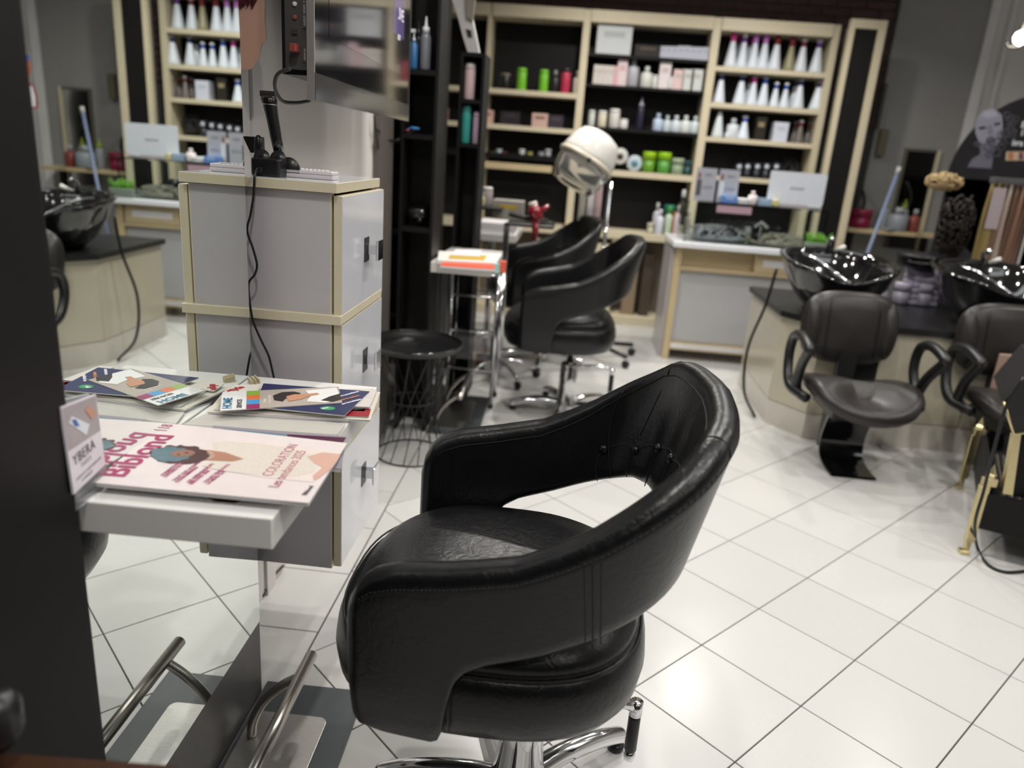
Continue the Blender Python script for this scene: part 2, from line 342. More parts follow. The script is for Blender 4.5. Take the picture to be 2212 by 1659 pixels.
# ================================================================ STYLING CHAIR
def make_chair(label):
    t = thing('styling_chair', label, 'chair', (0, 0, 0))
    half = spline([(-.300, .288, 0), (-.20, .301, 0), (-.08, .309, 0), (.03, .306, 0), (.115, .284, 0), (.178, .236, 0), (.214, .16, 0), (.228, .08, 0), (.232, 0, 0)], 12)
    path = [Vector((p.x, -p.y, 0)) for p in half] + [Vector((p.x, p.y, 0)) for p in half[::-1][1:]]
    # resample finely near the window edges
    L = [0]
    for a, b in zip(path, path[1:]): L.append(L[-1]+(b-a).length)
    tot = L[-1]
    def at(s):
        s = min(max(s, 0), tot)
        for i in range(len(L)-1):
            if s <= L[i+1]: k = (s-L[i])/(L[i+1]-L[i]+1e-12); return path[i].lerp(path[i+1], k)
        return path[-1].copy()
    TOP = [(0, .535), (.008, .577), (.025, .608), (.05, .630), (.09, .645), (.18, .662), (.28, .686), (.34, .716), (.39, .748), (.43, .782), (.49, .836), (.535, .878), (.57, .891), (.62, .896), (tot/2, .902)]
    BOT = [(0, .325), (.02, .305), (.06, .297), (.150, .295), (.166, .305), (.176, .38), (.188, .440), (.205, .466), (.24, .488), (.32, .516), (.42, .560), (.52, .604), (.6, .620), (tot/2, .626)]
    def dist(s): return min(s, tot-s)
    def frame(s):
        p = at(s); d = (at(s+.004)-at(s-.004)).normalized(); n = Vector((d.y, -d.x, 0))
        return p, n                                   # n points outward
    def back_w(s): q = dist(s); return min(1, max(0, (q-.30)/.24))
    def surf(s, z, side, zt, zb):                     # a point of the padded wall; side +1 outer, -1 inner
        p, n = frame(s); bw = back_w(s); bw = bw*bw*(3-2*bw)
        lean = interp([(.3, -.028), (.40, -.006), (.5, .0), (.62, .008), (.9, .03)], z)*(1-bw)+interp([(.3, -.03), (.45, -.01), (.58, .010), (.90, .078)], z)*bw
        t_ = .027+.004*(1-bw)
        if side < 0 and bw > 0: t_ -= .0
        return p+n*(lean+side*t_)
    ss = []
    s = 0
    while s < tot/2:
        ss.append(s); s += .004 if s < .03 else (.006 if .14 < s < .21 else .014)
    ss = ss+[tot/2]+[tot-x for x in ss[::-1]]
    rows = []
    NZ = 9
    for s in ss:
        q = dist(s); zt = interp(TOP, q); zb = interp(BOT, q); th = .031
        sh = 1 if q > .028 else math.sqrt(max(0, 1-(1-q/.028)**2))*.92+.08   # the front end of the arm rounds off
        ring = []; h = zt-zb; r = .028
        for k in range(NZ+1):
            z = zb+.014+(h-.014-r)*k/NZ; a = surf(s, z, 1, zt, zb); b = surf(s, z, -1, zt, zb); m = (a+b)/2
            ring.append((m+(a-m)*sh)+Vector((0, 0, z)))
        z = zt-r; a = surf(s, z, 1, zt, zb); b = surf(s, z, -1, zt, zb); m = (a+b)/2; hw = (a-m)
        for k in range(1, 8):
            an = PI*k/8; e = .92
            ring.append(m+hw*sh*math.copysign(abs(math.cos(an))**e, math.cos(an))+Vector((0, 0, z+r*math.sin(an)**.9)))
        for k in range(NZ, -1, -1):
            z = zb+.014+(h-.014-r)*k/NZ; a = surf(s, z, 1, zt, zb); b = surf(s, z, -1, zt, zb); m = (a+b)/2
            tuft = Vector()
            bw = back_w(s)
            if bw > .5:                                # shallow pillows of the tufted back
                zz = (z-.695)/.09; uu = (s-tot/2)/.09
                d = math.exp(-(zz*1.1)**2)*(.5+.5*math.cos(2*PI*uu))*.008
                _, n = frame(s); tuft = n*d
            ring.append((m+(b-m)*sh)+tuft+Vector((0, 0, z)))
        z = zb+.014; a = surf(s, z, 1, zt, zb); b = surf(s, z, -1, zt, zb); m = (a+b)/2; hw = (a-m)
        for k in range(1, 5):
            an = PI*k/5; ring.append(m-hw*sh*math.cos(an)+Vector((0, 0, z-.014*math.sin(an))))
        rows.append(ring)
    mb = MB().grid(rows, closed_u=True)
    nr = len(rows[0]); mb.f.append(list(range(nr-1, -1, -1))); mb.f.append([(len(rows)-1)*nr+i for i in range(nr)]); mb.m += [0, 0]; mb.sm += [True, True]
    obj('backrest', mb, M_LEATHER, t, label='one-piece padded back and arms with openings above the seat')
    # seams: piping below the top roll, inner piping, vertical double seams
    sm = MB(); st = MB()
    def line(fn, a, b, n, r, tgt): tgt.tube([fn(lerp(a, b, k/n)) for k in range(n+1)], r, 5)
    def sp(s, z, side, off=0):
        q = dist(s); zt = interp(TOP, q); zb = interp(BOT, q); p = surf(s, z, side, zt, zb); _, n = frame(s); return p+n*(side*off)+Vector((0, 0, z))
    line(lambda s: sp(s, interp(TOP, dist(s))-.034, 1, .0004), .03, tot-.03, 150, .0017, sm)
    line(lambda s: sp(s, interp(TOP, dist(s))-.030, -1, .0002), .03, tot-.03, 150, .0016, sm)
    for k in range(210):                               # stitches
        s = lerp(.03, tot-.03, k/209.); a = sp(s, interp(TOP, dist(s))-.0285, 1, .0004); b = sp(s+.0035, interp(TOP, dist(s+.0035))-.0285, 1, .0004)
        if dist(s) < .52: st.tube([a, b], .0006, 4)
    for s0 in (.385, tot-.385):
        for d in (-.011, .0, .011):
            line(lambda u: sp(s0+d-.02*(u-.6), lerp(interp(BOT, .385)+.004, interp(TOP, .385)-.036, (u)), 1, .0003), 0, 1, 14, .0011 if d == 0 else .0008, sm)
    for s0 in (.47, tot-.47):                          # seams at the inside corners of the back and at the top corners
        line(lambda u: sp(s0+.03*math.sin(u*2.6), lerp(interp(BOT, .47)+.006, interp(TOP, .47)-.03, u), -1, .0002), 0, 1, 14, .0011, sm)
    for s0 in (.545, tot-.545):
        zt = interp(TOP, .545); pts = []
        for k in range(9):
            an = PI*k/8; a = surf(s0, zt-.028, 1, zt, .5); b = surf(s0, zt-.028, -1, zt, .5); m = (a+b)/2
            pts.append(m+(a-m)*1.02*math.cos(an)+Vector((0, 0, zt-.028+.0285*math.sin(an))))
        sm.tube(pts, .0012, 5)
    # creases of the tufting
    bpos = [(tot/2+d, z_) for d, z_ in ((-.31, .648), (-.225, .672), (-.14, .712), (-.05, .728), (.05, .728), (.14, .712), (.225, .672), (.31, .648))]
    def bp(s, z):
        q = (s-tot/2); zz = (z-.695)/.09; d = math.exp(-(zz*1.1)**2)*(.5+.5*math.cos(2*PI*q/.09))*.008
        _, n = frame(s); return sp(s, z, -1, 0)+n*d-n*.0006
    for a, b in zip(bpos, bpos[1:]): line(lambda u: bp(lerp(a[0], b[0], u), lerp(a[1], b[1], u)+.008*math.sin(PI*u)), 0, 1, 10, .0013, sm)
    for s_, z_ in bpos:
        line(lambda u: bp(s_+.012*math.sin(u*PI), lerp(z_, interp(BOT, dist(s_))+.004, u)), 0, 1, 8, .0011, sm)
    for s_ in (tot/2-.225, tot/2+.225):
        line(lambda u: bp(s_-.02*u*(1 if s_ > tot/2 else -1), lerp(.705, interp(TOP, dist(s_))-.045, u)), 0, 1, 8, .0009, sm)
    #DBG
    obj('seam', sm, M_SEAM, t); obj('stitching', st, M_STITCH, t, kind='stuff')
    for s_, z_ in bpos:
        c = bp(s_, z_); _, n = frame(s_)
        obj('button', MB().lathe([(.0105, -.004), (.0105, .001), (.008, .005), (.004, .0068), (0, .0072)], c-n*.001, 14, axis=-n), M_LEATHER, t)
    # the seat
    def se(a, b, n, k, N):
        an = 2*PI*k/N; c, s_ = math.cos(an), math.sin(an); return a*math.copysign(abs(c)**(2/n), c), b*math.copysign(abs(s_)**(2/n), s_)
    def shell(prof, cx, a, b, n=3.0, N=64, front=.0):
        rows = []
        for ins, z in prof:
            r = []
            for k in range(N):
                x, y = se(a-ins, b-ins, n, k, N)
                dz = -front*max(0, (-x/(a)))**3*(1 if z > .40 else .2)
                r.append(Vector((cx+x, y, z+dz)))
            rows.append(r)
        return rows
    low = shell([(.10, .288), (.05, .290), (.022, .302), (.006, .33), (0, .37), (.004, .405), (.012, .425), (.018, .431), (.05, .433)], -.078, .308, .292, 2.7)
    low = [[Vector((p.x, p.y*1.045, p.z)) for p in r] for r in low]
    mb = MB().grid(low, closed_u=True); n = len(low[0]); mb.f.append(list(range(n-1, -1, -1))); mb.m.append(0); mb.sm.append(True)
    obj('seat_shell', mb, M_LEATHER, t)
    top = shell([(.02, .427), (.012, .436), (.018, .455), (.034, .474), (.06, .490), (.12, .497), (.2, .493), (.27, .489)], -.080, .304, .286, 2.7, front=.034); top = [[Vector((p.x, p.y*1.045, p.z)) for p in r] for r in top]
    mb = MB().grid(top, closed_u=True); k0 = len(top)-1; mb.f.append([k0*n+i for i in range(n)]); mb.m.append(0); mb.sm.append(True)
    obj('seat', mb, M_LEATHER, t)
    sm2 = MB(); pts = [Vector((p.x, p.y*1.045, .4335)) for p in shell([(.0135, .4335)], -.078, .308, .292, 2.7)[0]]
    sm2.tube(pts, .0022, 5, closed=True)
    for sy in (-1, 1):
        for dx in (0, .009): sm2.tube([(-.128+dx, sy*(.3060 if z > .34 else .302), z) for z in (.325, .35, .38, .41, .424)], .0014, 5)
    obj('seat_seam', sm2, M_SEAM, t)
    lab = obj('care_tag', MB().box((-.060, .297, .425), (-.024, .299, .455)), plain('#17110e', .6), t, label='small dark fabric tag')
    # base
    obj('seat_plate', MB().box((-.09, -.09, .275), (.09, .09, .302), bev=.01), M_BLACKPL, t)
    SCL = .92; LIFT = 1.286*(1-SCL)
    for ob in kids(t):
        for v in ob.data.vertices: v.co = Vector((v.co.x*SCL, v.co.y*SCL, v.co.z*SCL+LIFT))
    obj('gas_lift', MB().lathe([(.020, .24), (.020, .368), (.03, .37)], n=24), M_CHROME, t)
    obj('column', MB().lathe([(.066, .03), (.062, .05), (.05, .10), (.046, .16), (.046, .265), (.040, .272), (.022, .274)], n=32), M_CHROME, t)
    for k in range(5):
        a = .68+2*PI*k/5; d = Vector((math.cos(a), math.sin(a), 0))
        pts = spline([d*.03+Vector((0, 0, .048)), d*.12+Vector((0, 0, .060)), d*.21+Vector((0, 0, .054)), d*.272+Vector((0, 0, .038)), d*.290+Vector((0, 0, .030))], 5)
        rs = [lerp(.024, .0185, i/(len(pts)-1)) for i in range(len(pts))]; rs[-1] = .012; rs[-2] = .017
        l = obj('leg', MB().tube(pts, rs, 14), M_CHROME, t)
        obj('foot_pad', MB().lathe([(.017, 0), (.019, .003), (.019, .014), (.012, .018)], d*.276, 16), M_BLACKPL, l)
    lv = obj('pump_lever', MB().tube([(.04, .0, .255), (.15, .02, .255), (.208, .035, .240), (.226, .040, .228)], [.009, .010, .0125, .011], 10)
             .tube([(.226, .040, .244), (.226, .040, .212)], .0135, 12), M_CHROME, t)
    obj('lever_grip', MB().lathe([(.011, .122), (.013, .127), (.0125, .206), (.0105, .212)], (.226, .040, 0), 14), M_BLACKPL, lv)
    obj('lever_cap', MB().lathe([(.0, .094), (.010, .100), (.013, .112), (.011, .122)], (.226, .040, 0), 14), M_CHROME, lv)
    return t
chair = make_chair('black leather tub chair in front, beside the desk with magazines')
CH = (-.005, 1.237); CHR = -.01
chair2 = dup(chair, (.06, 3.715, 0), .06, 'black leather tub chair behind the front one, under the hood dryer')
chair3 = dup(chair, (-.12, 4.70, 0), .25, 'black leather tub chair farthest back, partly hidden by another')
for c in (chair2, chair3):
    for k in kids(c):
        if k.name.split('.')[0] in ('column', 'leg', 'gas_lift'): k.location.z -= .0
chair.location = (CH[0], CH[1], 0); chair.rotation_euler = (0, 0, CHR)
chair2.location.z = 0; chair3.location.z = 0
# ================================================================ FIRST STATION
def along(p, t, n=0, z=0): return Vector((p[0], p[1], 0))+MT*t+MN*n+Vector((0, 0, z))
MIR0 = Vector((MX0, MY0, 0))                          # far floor point of the mirror; it runs back towards the camera
ML = .595
def mbox(mb, t0, t1, n0, n1, z0, z1, mi=0):           # box in the mirror's own directions
    ps = [MIR0+MT*t0+MN*n0, MIR0+MT*t1+MN*n0, MIR0+MT*t1+MN*n1, MIR0+MT*t0+MN*n1]
    return mb.prism([(p.x, p.y, z0) for p in ps], (0, 0, z1-z0), mi)
def station(M0, label_m, label_c, ml, top=2.15, name='wall_mirror'):
    global MIR0
    keep = MIR0; MIR0 = M0
    t = thing(name, label_m, 'mirror', (M0.x, M0.y-.01, 0))
    mb = MB(); mbox(mb, -ml, 0, -.004, 0, .198, top); obj('mirror_glass', mb, M_MIRROR, t)
    mb = MB(); mbox(mb, -ml-.002, .002, -.010, -.0045, .19, top+.003); obj('backing', mb, M_CHARC, t)
    mb = MB(); mbox(mb, -ml, 0, -.020, -.001, 0, .197); obj('plinth', mb, M_CHARC, t)
    c = thing('console_shelf', label_c, 'shelf', (M0.x+.13, M0.y-.3, .75))
    mb = MB(); mbox(mb, -ml, -.004, .002, .268, .752, .798); o = obj('tabletop', mb, M_WHITE, c); bevel(o, .002)
    mb = MB(); mbox(mb, -ml*.8, -ml*.2, .002, .03, .72, .752); obj('bracket', mb, M_CHARC, c)
    MIR0 = keep; return t, c
st1 = station(MIR0, 'tall frameless mirror above the white console in the foreground', 'thick white console shelf holding the magazines in front', ML)
mir1 = st1[0]
def base_plate(M0, lab, lab2, ml=.595):
    global MIR0
    keep = MIR0; MIR0 = M0
    t = thing('base_plate', lab, 'base plate', (M0.x+.12, M0.y-.3, 0))
    mb = MB(); mbox(mb, -ml, .03, .002, .245, 0, .006); o = obj('plate', mb, M_BASEGREY, t); bevel(o, .001)
    f = thing('footrest', lab2, 'footrest', (M0.x+.12, M0.y-.3, .006))
    pts = []; r = .02                                  # rounded steel plate
    for cx, cy, a0 in ((.185-r, -.075-r, 0), (.012+r, -.075-r, 90), (.012+r, -.50+r, 180), (.185-r, -.50+r, 270)):
        for k in range(6):
            a = math.radians(a0+18*k); pts.append(MIR0+MN*(cx+r*math.cos(a))+MT*(cy+r*math.sin(a))+Vector((0, 0, .0062)))
    mb = MB().prism(pts, (0, 0, .005)); o = obj('steel_plate', mb, M_STEELPLATE, f); bevel(o, .0015)
    bar = lambda t_, n, z: MIR0+MT*t_+MN*n+Vector((0, 0, z))
    obj('crossbar', MB().tube([bar(-.085, .150, .185), bar(-.55, .150, .185)], .0135, 18), M_STEEL, f)
    for tt in (-.15, -.49):
        pts = spline([bar(tt, .035, .010), bar(tt, .040, .05), bar(tt, .065, .105), bar(tt, .105, .15), bar(tt, .150, .182)], 5)
        obj('curved_arm', MB().tube(pts, .0105, 12), M_STEEL, f)
    MIR0 = keep
base_plate(MIR0, 'slate grey floor plate under the nearest console', 'steel tube footrest on its plate below the nearest console')
# drawer cabinet
def cabinet():
    t = thing('drawer_cabinet', 'mauve white drawer column with cream edges beside the front mirror', 'cabinet', (-.64, 1.70, .31))
    x0, xb, y0, y1 = -.80, -.492, 1.53, 1.86
    def unit(z0, z1, first):
        b = MB(); b.box((x0, y0, z0), (xb, y0+.018, z1)); b.box((x0, y1-.018, z0), (xb, y1, z1)); b.box((x0, y0+.018, z0), (x0+.01, y1-.018, z1)); b.box((x0+.01, y0+.018, z0), (xb, y1-.018, z0+.016))
        o = obj('side_panel', b, M_GREYWHITE, t)
        obj('edge_strip', MB().box((xb, y0, z0), (xb+.0025, y0+.018, z1)).box((xb, y1-.018, z0), (xb+.0025, y1, z1)), M_CREAM, o)
    def front(z0, z1, ang=0):
        d = MB(); d.box((-.4855, y0+.002, z0), (-.4680, y1+.012, z1), bev=.0008)
        f = MB(); f.box((-.4680, y0+.003, z0+.002), (-.4668, y1+.011, z1-.002))
        o = obj('drawer_front', d, M_CREAM, t); obj('laminate_face', f, M_DOOR, o)
        yc, zc = 1.728, (z0+z1)/2+(.0 if z1-z0 < .28 else .015)
        k = MB(); k.box((-.4668, yc-.011, zc-.011), (-.440, yc+.011, zc+.011)); k.box((-.441, yc-.023, zc-.023), (-.4355, yc+.023, zc+.023), bev=.001)
        obj('knob', k, M_CHROME, o)
        p = MB(); p.box((-.4668, yc-.030, zc-.028), (-.4655, yc+.012, zc+.028)); obj('knob_backing', p, M_CLEARPL, o)
    unit(.925, 1.176, 1); unit(.628, .905, 0); unit(.310, .607, 0)
    slab = lambda z, xr: obj('shelf_board', MB().box((x0, y0-.012, z), (xr, y1+.004, z+.0195), bev=.0008), M_CREAM, t)
    slab(1.1775, -.4755); slab(.9055, -.466); slab(.6075, -.466)
    obj('top_panel', MB().box((x0, y0-.010, 1.197), (-.478, y1+.002, 1.1982)), M_DOOR, t)
    front(.914, 1.172); front(.622, .902); front(.316, .602)
    return t
cabinet()
# clipper in its charging dock
t = thing('hair_clipper', 'black hair clipper standing upright in its dock', 'clipper', (-.62, 1.60, 1.24))
def PC(x, y, d=1.60): return P(x, y, 1, d)
a = PC(603, 332); b = PC(583, 226); c = PC(582, 200)
ax = (b-a).normalized()
mb = MB(); rings = []
for s_, w_, d_ in ((0, .0105, .012), (.04, .0115, .014), (.09, .0125, .0155), (.118, .0145, .016), (.13, .0165, .016), (.138, .0155, .013)):
    p = a+ax*s_*((b-a).length/.118); n = 20
    rings.append([p+Vector((w_*math.cos(2*PI*k/n), d_*math.sin(2*PI*k/n), 0)) for k in range(n)])
mb.grid(rings, closed_u=True); mb.f += [list(range(19, -1, -1)), [5*20+i for i in range(20)]]; mb.m += [0, 0]; mb.sm += [False, False]
obj('body', mb, mat('glossy_black_plastic', (.01, .01, .011), .12, coat=.5), t)
top = rings[-1]; cz = a+ax*.138*((b-a).length/.118)
bl_ = MB().box((cz.x-.0155, cz.y-.006, cz.z-.001), (cz.x+.0155, cz.y+.003, cz.z+.006))
for k in range(7): bl_.box((cz.x-.0155+k*.0045, cz.y-.006, cz.z+.006), (cz.x-.0130+k*.0045, cz.y+.000, cz.z+.010))
obj('blade', bl_, M_STEEL, t)
obj('trim_ring', MB().tube([rings[3][k]+Vector((0, -.0006, .004*math.cos(2*PI*k/20)*0)) for k in range(20)], .0009, 5, closed=True), M_CHROME, t)
lettering('CE', PC(596, 318, 1.584), (0, 0, 1), (-1, 0, .1), .006, plain('#555558'), t)
# dock
t = thing('charging_dock', 'black charging dock on top of the drawer column', 'dock', (-.64, 1.59, 1.198))
d = MB(); d.box((-.668, 1.555, 1.1985), (-.607, 1.615, 1.234), bev=.004); o = obj('housing', d, M_BLACKPL, t); bevel(o, .002)
for x in (-.655, -.620):
    obj('cradle', MB().lathe([(.0, .0), (.017, 0), (.017, .0035), (0, .004)], (x, 1.585, 1.234), 20, axis=(0, -1, .25)), M_BLACKPL, t)
obj('socket_plug', MB().box((-.651, 1.545, 1.206), (-.640, 1.556, 1.216), bev=.002), M_BLACKPL, t)
obj('side_wing', MB().lathe([(0, 0), (.024, 0), (.024, .004), (0, .004)], (-.603, 1.60, 1.215), 24, axis=(0, -1, 0)), M_BLACKPL, t)
# its cord
pts = [PC(556, 364, 1.53)]+[P(x, y, 1, 1.502) for x, y in ((550, 380), (548, 420), (541, 465), (534, 497), (546, 535), (555, 570), (551, 592), (538, 610), (538, 640), (546, 690), (562, 730), (579, 765), (586, 790), (592, 818))]
cord = obj('charger_cord', MB().tube(spline(pts, 6), .0024, 8), M_BLACKPL, at=(-.63, 1.5, .8)); tag(cord, 'thin black cord hanging down the side of the drawer column', 'cord')
# power strip / remote-like white bars on the column
t = thing('power_strip', 'slim white multi-socket bar lying on the drawer column', 'power strip', (-.57, 1.6, 1.198))
a = P(645, 372, 1, 1.56); 
bd = MB(); bd.box((-.668, 1.595, 1.1985), (-.507, 1.638, 1.207), bev=.002); bd.box((-.668, 1.596, 1.2075), (-.507, 1.637, 1.215), bev=.002)
obj('body', bd, plain('#c9c2c6', .35), t)
for k in range(9):
    obj('key', MB().box((-.60+k*.009, 1.605, 1.215), (-.595+k*.009, 1.618, 1.2175), bev=.0008), plain('#c9a878' if k == 1 else '#d6d0d2'), t)
# second tool: trimmer with a flared head behind the dock
t = thing('trimmer', 'small black trimmer with a wedge head left of the clipper', 'trimmer', (-.675, 1.64, 1.2))
q = [P(524, 294, 1, 1.64), P(565, 296, 1, 1.64), P(567, 330, 1, 1.64), P(541, 330, 1, 1.64)]
obj('head', MB().prism(q, (0, .014, 0)), M_BLACKPL, t)
obj('chrome_face', MB().prism([P(549, 297, 1, 1.638), P(565, 299, 1, 1.638), P(566, 328, 1, 1.638), P(551, 328, 1, 1.638)], (0, -.002, 0)), M_STEEL, t)
obj('body', MB().lathe([(.009, 0), (.010, .02), (.008, .034), (.003, .04)], P(559, 334, 1, 1.63), 14), M_BLACKPL, t)
# television
def tv():
    x = -.600; y0, y1 = 1.655, 2.79; z0 = 1.357; z1 = 2.02
    t = thing('television', 'flat television on the white wall above the drawer column', 'television', (x-.03, (y0+y1)/2, z0))
    sl = .045
    def X(y): return x-(y-y0)*sl*.9+.03
    def slab(mb, a, b, c, d, n0, n1, mi=0):
        return mb.prism([(X(a)+n0, a, c), (X(b)+n0, b, c), (X(b)+n0, b, d), (X(a)+n0, a, d)], (n1-n0, 0, 0), mi)
    o = obj('back_housing', slab(MB(), y0+.03, y1-.03, z0+.05, z1, -.075, -.012), M_BLACKPL, t)
    obj('port_recess', slab(MB(), y0+.012, y0+.034, z0+.06, z1-.02, -.062, -.016), M_CHARC, o)
    obj('side_bezel', slab(MB(), y1-.006, y1, z0, z1, -.012, .004), M_STEEL, t)
    obj('side_bezel', slab(MB(), y0, y0+.006, z0, z1, -.012, .004), mat('silver_bezel', (.58, .54, .53), .25, .7), t)
    obj('bezel', slab(MB(), y0+.006, y1-.006, z0+.055, z1, -.010, .002), mat('gloss_black_bezel', (.012, .012, .014), .07, coat=.6), t)
    obj('lower_bar', slab(MB(), y0+.004, y1-.004, z0, z0+.055, -.008, .006), mat('smoky_bar', (.16, .155, .15), .1, .6), t)
    sc = obj('screen', slab(MB(), y0+.12, y1-.09, z0+.14, z1, .002, .0026), mat('dark_screen', (.006, .006, .009), .04, coat=1, emit=(.035, .02, .035), estr=.5), t)
    obj('picture_strip', slab(MB(), y1-.30, y1-.12, z0+.25, z1, .0026, .0029), mat('violet_picture', (.02, .012, .03), .05, emit=hexc('#8f7fc0'), estr=.9), sc)
    obj('picture_panel', slab(MB(), y0+.16, y1-.32, z0+.36, z1, .0026, .0029), mat('dim_rose_picture', (.02, .012, .015), .05, emit=hexc('#5a3c48'), estr=.6), sc)
    ps = thing('x', 'x', 'x') if False else None
    for i, (yy, zz, c_) in enumerate(((.02, .21, '#e0d3b8'), (.02, .185, '#d8d8d4'), (.02, .16, '#8a4a44'), (.02, .235, '#222224'), (.02, .265, '#18181a'))):
        obj('port', MB().lathe([(.0022, 0), (.0046, 0), (.0046, .003), (.0022, .003)], (X(y0)-.04, y0+.012, z0+zz), 14, axis=(0, -1, 0)), plain(c_, .4), o)
    obj('usb_port', MB().box((X(y0)-.047, y0+.008, z0+.128), (X(y0)-.035, y0+.0125, z0+.138)), M_STEEL, o)
    pl = obj('red_plug', MB().box((X(y0)-.046, y0-.012, z0+.092), (X(y0)-.030, y0+.012, z0+.108), bev=.003), plain('#8f4038', .5), t, label='red cable plug')
    obj('port_label', MB().box((X(y0)-.024, y0+.0100, z0+.075), (X(y0)-.016, y0+.0125, z0+.115)).box((X(y0)-.024, y0+.0100, z0+.14), (X(y0)-.016, y0+.0125, z0+.25)), plain('#4a4a4c'), o)
    lettering('HDMI IN', (X(y0)-.0175, y0+.0098, z0+.078), (0, 0, 1), (-1, 0, 0), .006, plain('#c8c8c8'), o)
    lettering('AUDIO  VIDEO  Y Pb Pr', (X(y0)-.0175, y0+.0098, z0+.145), (0, 0, 1), (-1, 0, 0), .006, plain('#c8c8c8'), o)
    obj('wall_arm', MB().box((XL, 2.1, 1.6), (x-.05, 2.3, 1.85)), M_BLACKPL, t)
    lettering('LIVE', (X(y1-.2)+.0035, y1-.24, z0+.30), (0, 1, 0), (0, 0, 1), .05, mat('white_text_glow', (.8, .8, .8), .5, emit=(.9, .9, .95), estr=.8), sc)
    lettering('salon', (X(y1-.2)+.0035, y1-.26, z0+.24), (0, 1, 0), (0, 0, 1), .035, MATS['white_text_glow'], sc)
    return t
tv_o = tv()
pts = [P(628, 148, 1, 1.65), P(600, 160, 1, 1.66), P(594, 190, 1, 1.70), P(610, 218, 1, 1.76), P(640, 222, 1, 1.8), P(668, 218, 1, 1.9)]
tag(obj('video_cable', MB().tube(spline(pts, 6), .004, 8), plain('#3c3a38', .5), at=pts[0]), 'grey cable looping out of the television side', 'cable')
pts = [P(808, 250, 0, -.78), P(812, 290, 0, -.78), P(818, 330, 0, -.78), P(822, 378, 0, -.78), P(830, 480, 0, -.78)]
tag(obj('hanging_cable', MB().tube(spline(pts, 6), .004, 8), M_BLACKPL, at=pts[0]), 'black cable hanging down the wall under the television', 'cable')
pts = [P(812, 278, 0, -.775), P(838, 302, 0, -.775), P(865, 300, 0, -.74), P(895, 280, 0, -.66)]
tag(obj('looped_cable', MB().tube(spline(pts, 6), .004, 8), M_BLACKPL, at=pts[0]), 'black cable looping from the wall into the dark shelf tower', 'cable')
# shoulder of a printed cut-out hanging on the wall
t = thing('wall_cutout', 'cut-out poster of a bare shoulder and red hair on the wall', 'poster', (XL+.03, 1.9, 1.45))
SY = 1.74
sk = [P(x, y, 1, SY) for x, y in ((500, 20), (536, -30), (572, -20), (572, 50), (576, 86), (566, 96), (560, 120), (548, 145), (538, 150), (500, 148))]
obj('printed_board', MB().prism(sk, (0, .003, 0)), mat('skin_print', hexc('#c49c8a'), .45, var=.08, scale=6), t)
hr = MB()
for k in range(46):
    x = 505+random.uniform(0, 44); a = P(x+12, -24, 1, SY-.002); b = P(x-2+random.uniform(-5, 3), random.uniform(2, 22), 1, SY-.003); hr.tube([a, (a+b)/2+Vector((.002, 0, 0)), b], [.0022, .0018, .0004], 4)
obj('red_hair', hr, mat('burgundy_hair', hexc('#541422'), .5), t, kind='stuff')
# mirror sticker
t = thing('spray_bottle_sticker', 'red and white sticker at the left edge of the front mirror', 'sticker', P(60, 180, 0, -.63))
SX = -.6235
obj('label_print', MB().prism([P(x, y, 0, SX) for x, y in ((58, 178), (70, 180), (80, 205), (82, 232), (62, 240))], (-.001, 0, 0)), plain('#8d2f38', .3), t)
obj('white_field', MB().prism([P(x, y, 0, SX+.0006) for x, y in ((60, 184), (69, 186), (76, 208), (77, 230), (64, 232))], (-.0005, 0, 0)), plain('#c9cdd4', .3), t)
obj('cap_print', MB().prism([P(x, y, 0, SX) for x, y in ((50, 118), (62, 120), (66, 150), (62, 172), (56, 172))], (-.001, 0, 0)), plain('#a4472c', .3), t)
obj('blue_tip', MB().prism([P(x, y, 0, SX+.0006) for x, y in ((50, 116), (63, 118), (63, 131), (52, 129))], (-.0005, 0, 0)), plain('#3550a0', .3), t)
# card with the long letters: stands on the console against the shelf tower
t = thing('display_card', 'small upright white advertising card at the near end of the console', 'card', (-.62, .90, .798))
A = P(160, 1068, 0, -.606); B = P(228, 1003, 0, -.617); TL = P(140, 880, 1, A.y); TR = P(212, 852, 1, B.y)
obj('foot', MB().prism([Vector((A.x, A.y, .799)), Vector((B.x, B.y, .799)), B, A], (.001, 0, 0)), M_CLEARPL, t); hh = TL.z-A.z; up = Vector((0, 0, hh)); TL = A+up+Vector((-.004, 0, 0)); TR = B+Vector((0, 0, TR.z-B.z))+Vector((-.004, 0, 0))
nrm = (B-A).cross(TL-A).normalized(); 
if nrm.dot(CAMP-A) < 0: nrm = -nrm
obj('board', MB().prism([A, B, TR, TL], -nrm*.003), plain('#d9d3dc', .3), t)
def cq(u, v, off=.0004): return A.lerp(B, u).lerp(TL.lerp(TR, u), v)+nrm*off
obj('photo_print', MB().poly([cq(.02, .50), cq(.98, .50), cq(.98, .98), cq(.02, .98)]), mat('card_photo', hexc('#a39b9f'), .3, var=.2, scale=30), t)
obj('tube_print', MB().poly([cq(.12, .80, .0008), cq(.22, .86, .0008), cq(.68, .66, .0008), cq(.55, .55, .0008)]), plain('#d5dae4', .3), t)
obj('blue_band_print', MB().poly([cq(.20, .82, .0010), cq(.32, .80, .0010), cq(.40, .70, .0010), cq(.26, .73, .0010)]), plain('#3d5fa3', .3), t)
obj('peach_bottle_print', MB().poly([cq(.60, .86, .0010), cq(.74, .90, .0010), cq(.92, .76, .0010), cq(.76, .70, .0010)]), plain('#c08f7c', .3), t)
xd = (B-A); lettering('YBERA', cq(.10, .30), xd, TL-A, .020, plain('#55505a'), t, narrow=.9, spacing=1.12); lettering('PARIS', cq(.30, .22), xd, TL-A, .0085, plain('#8a848c'), t, spacing=1.3)
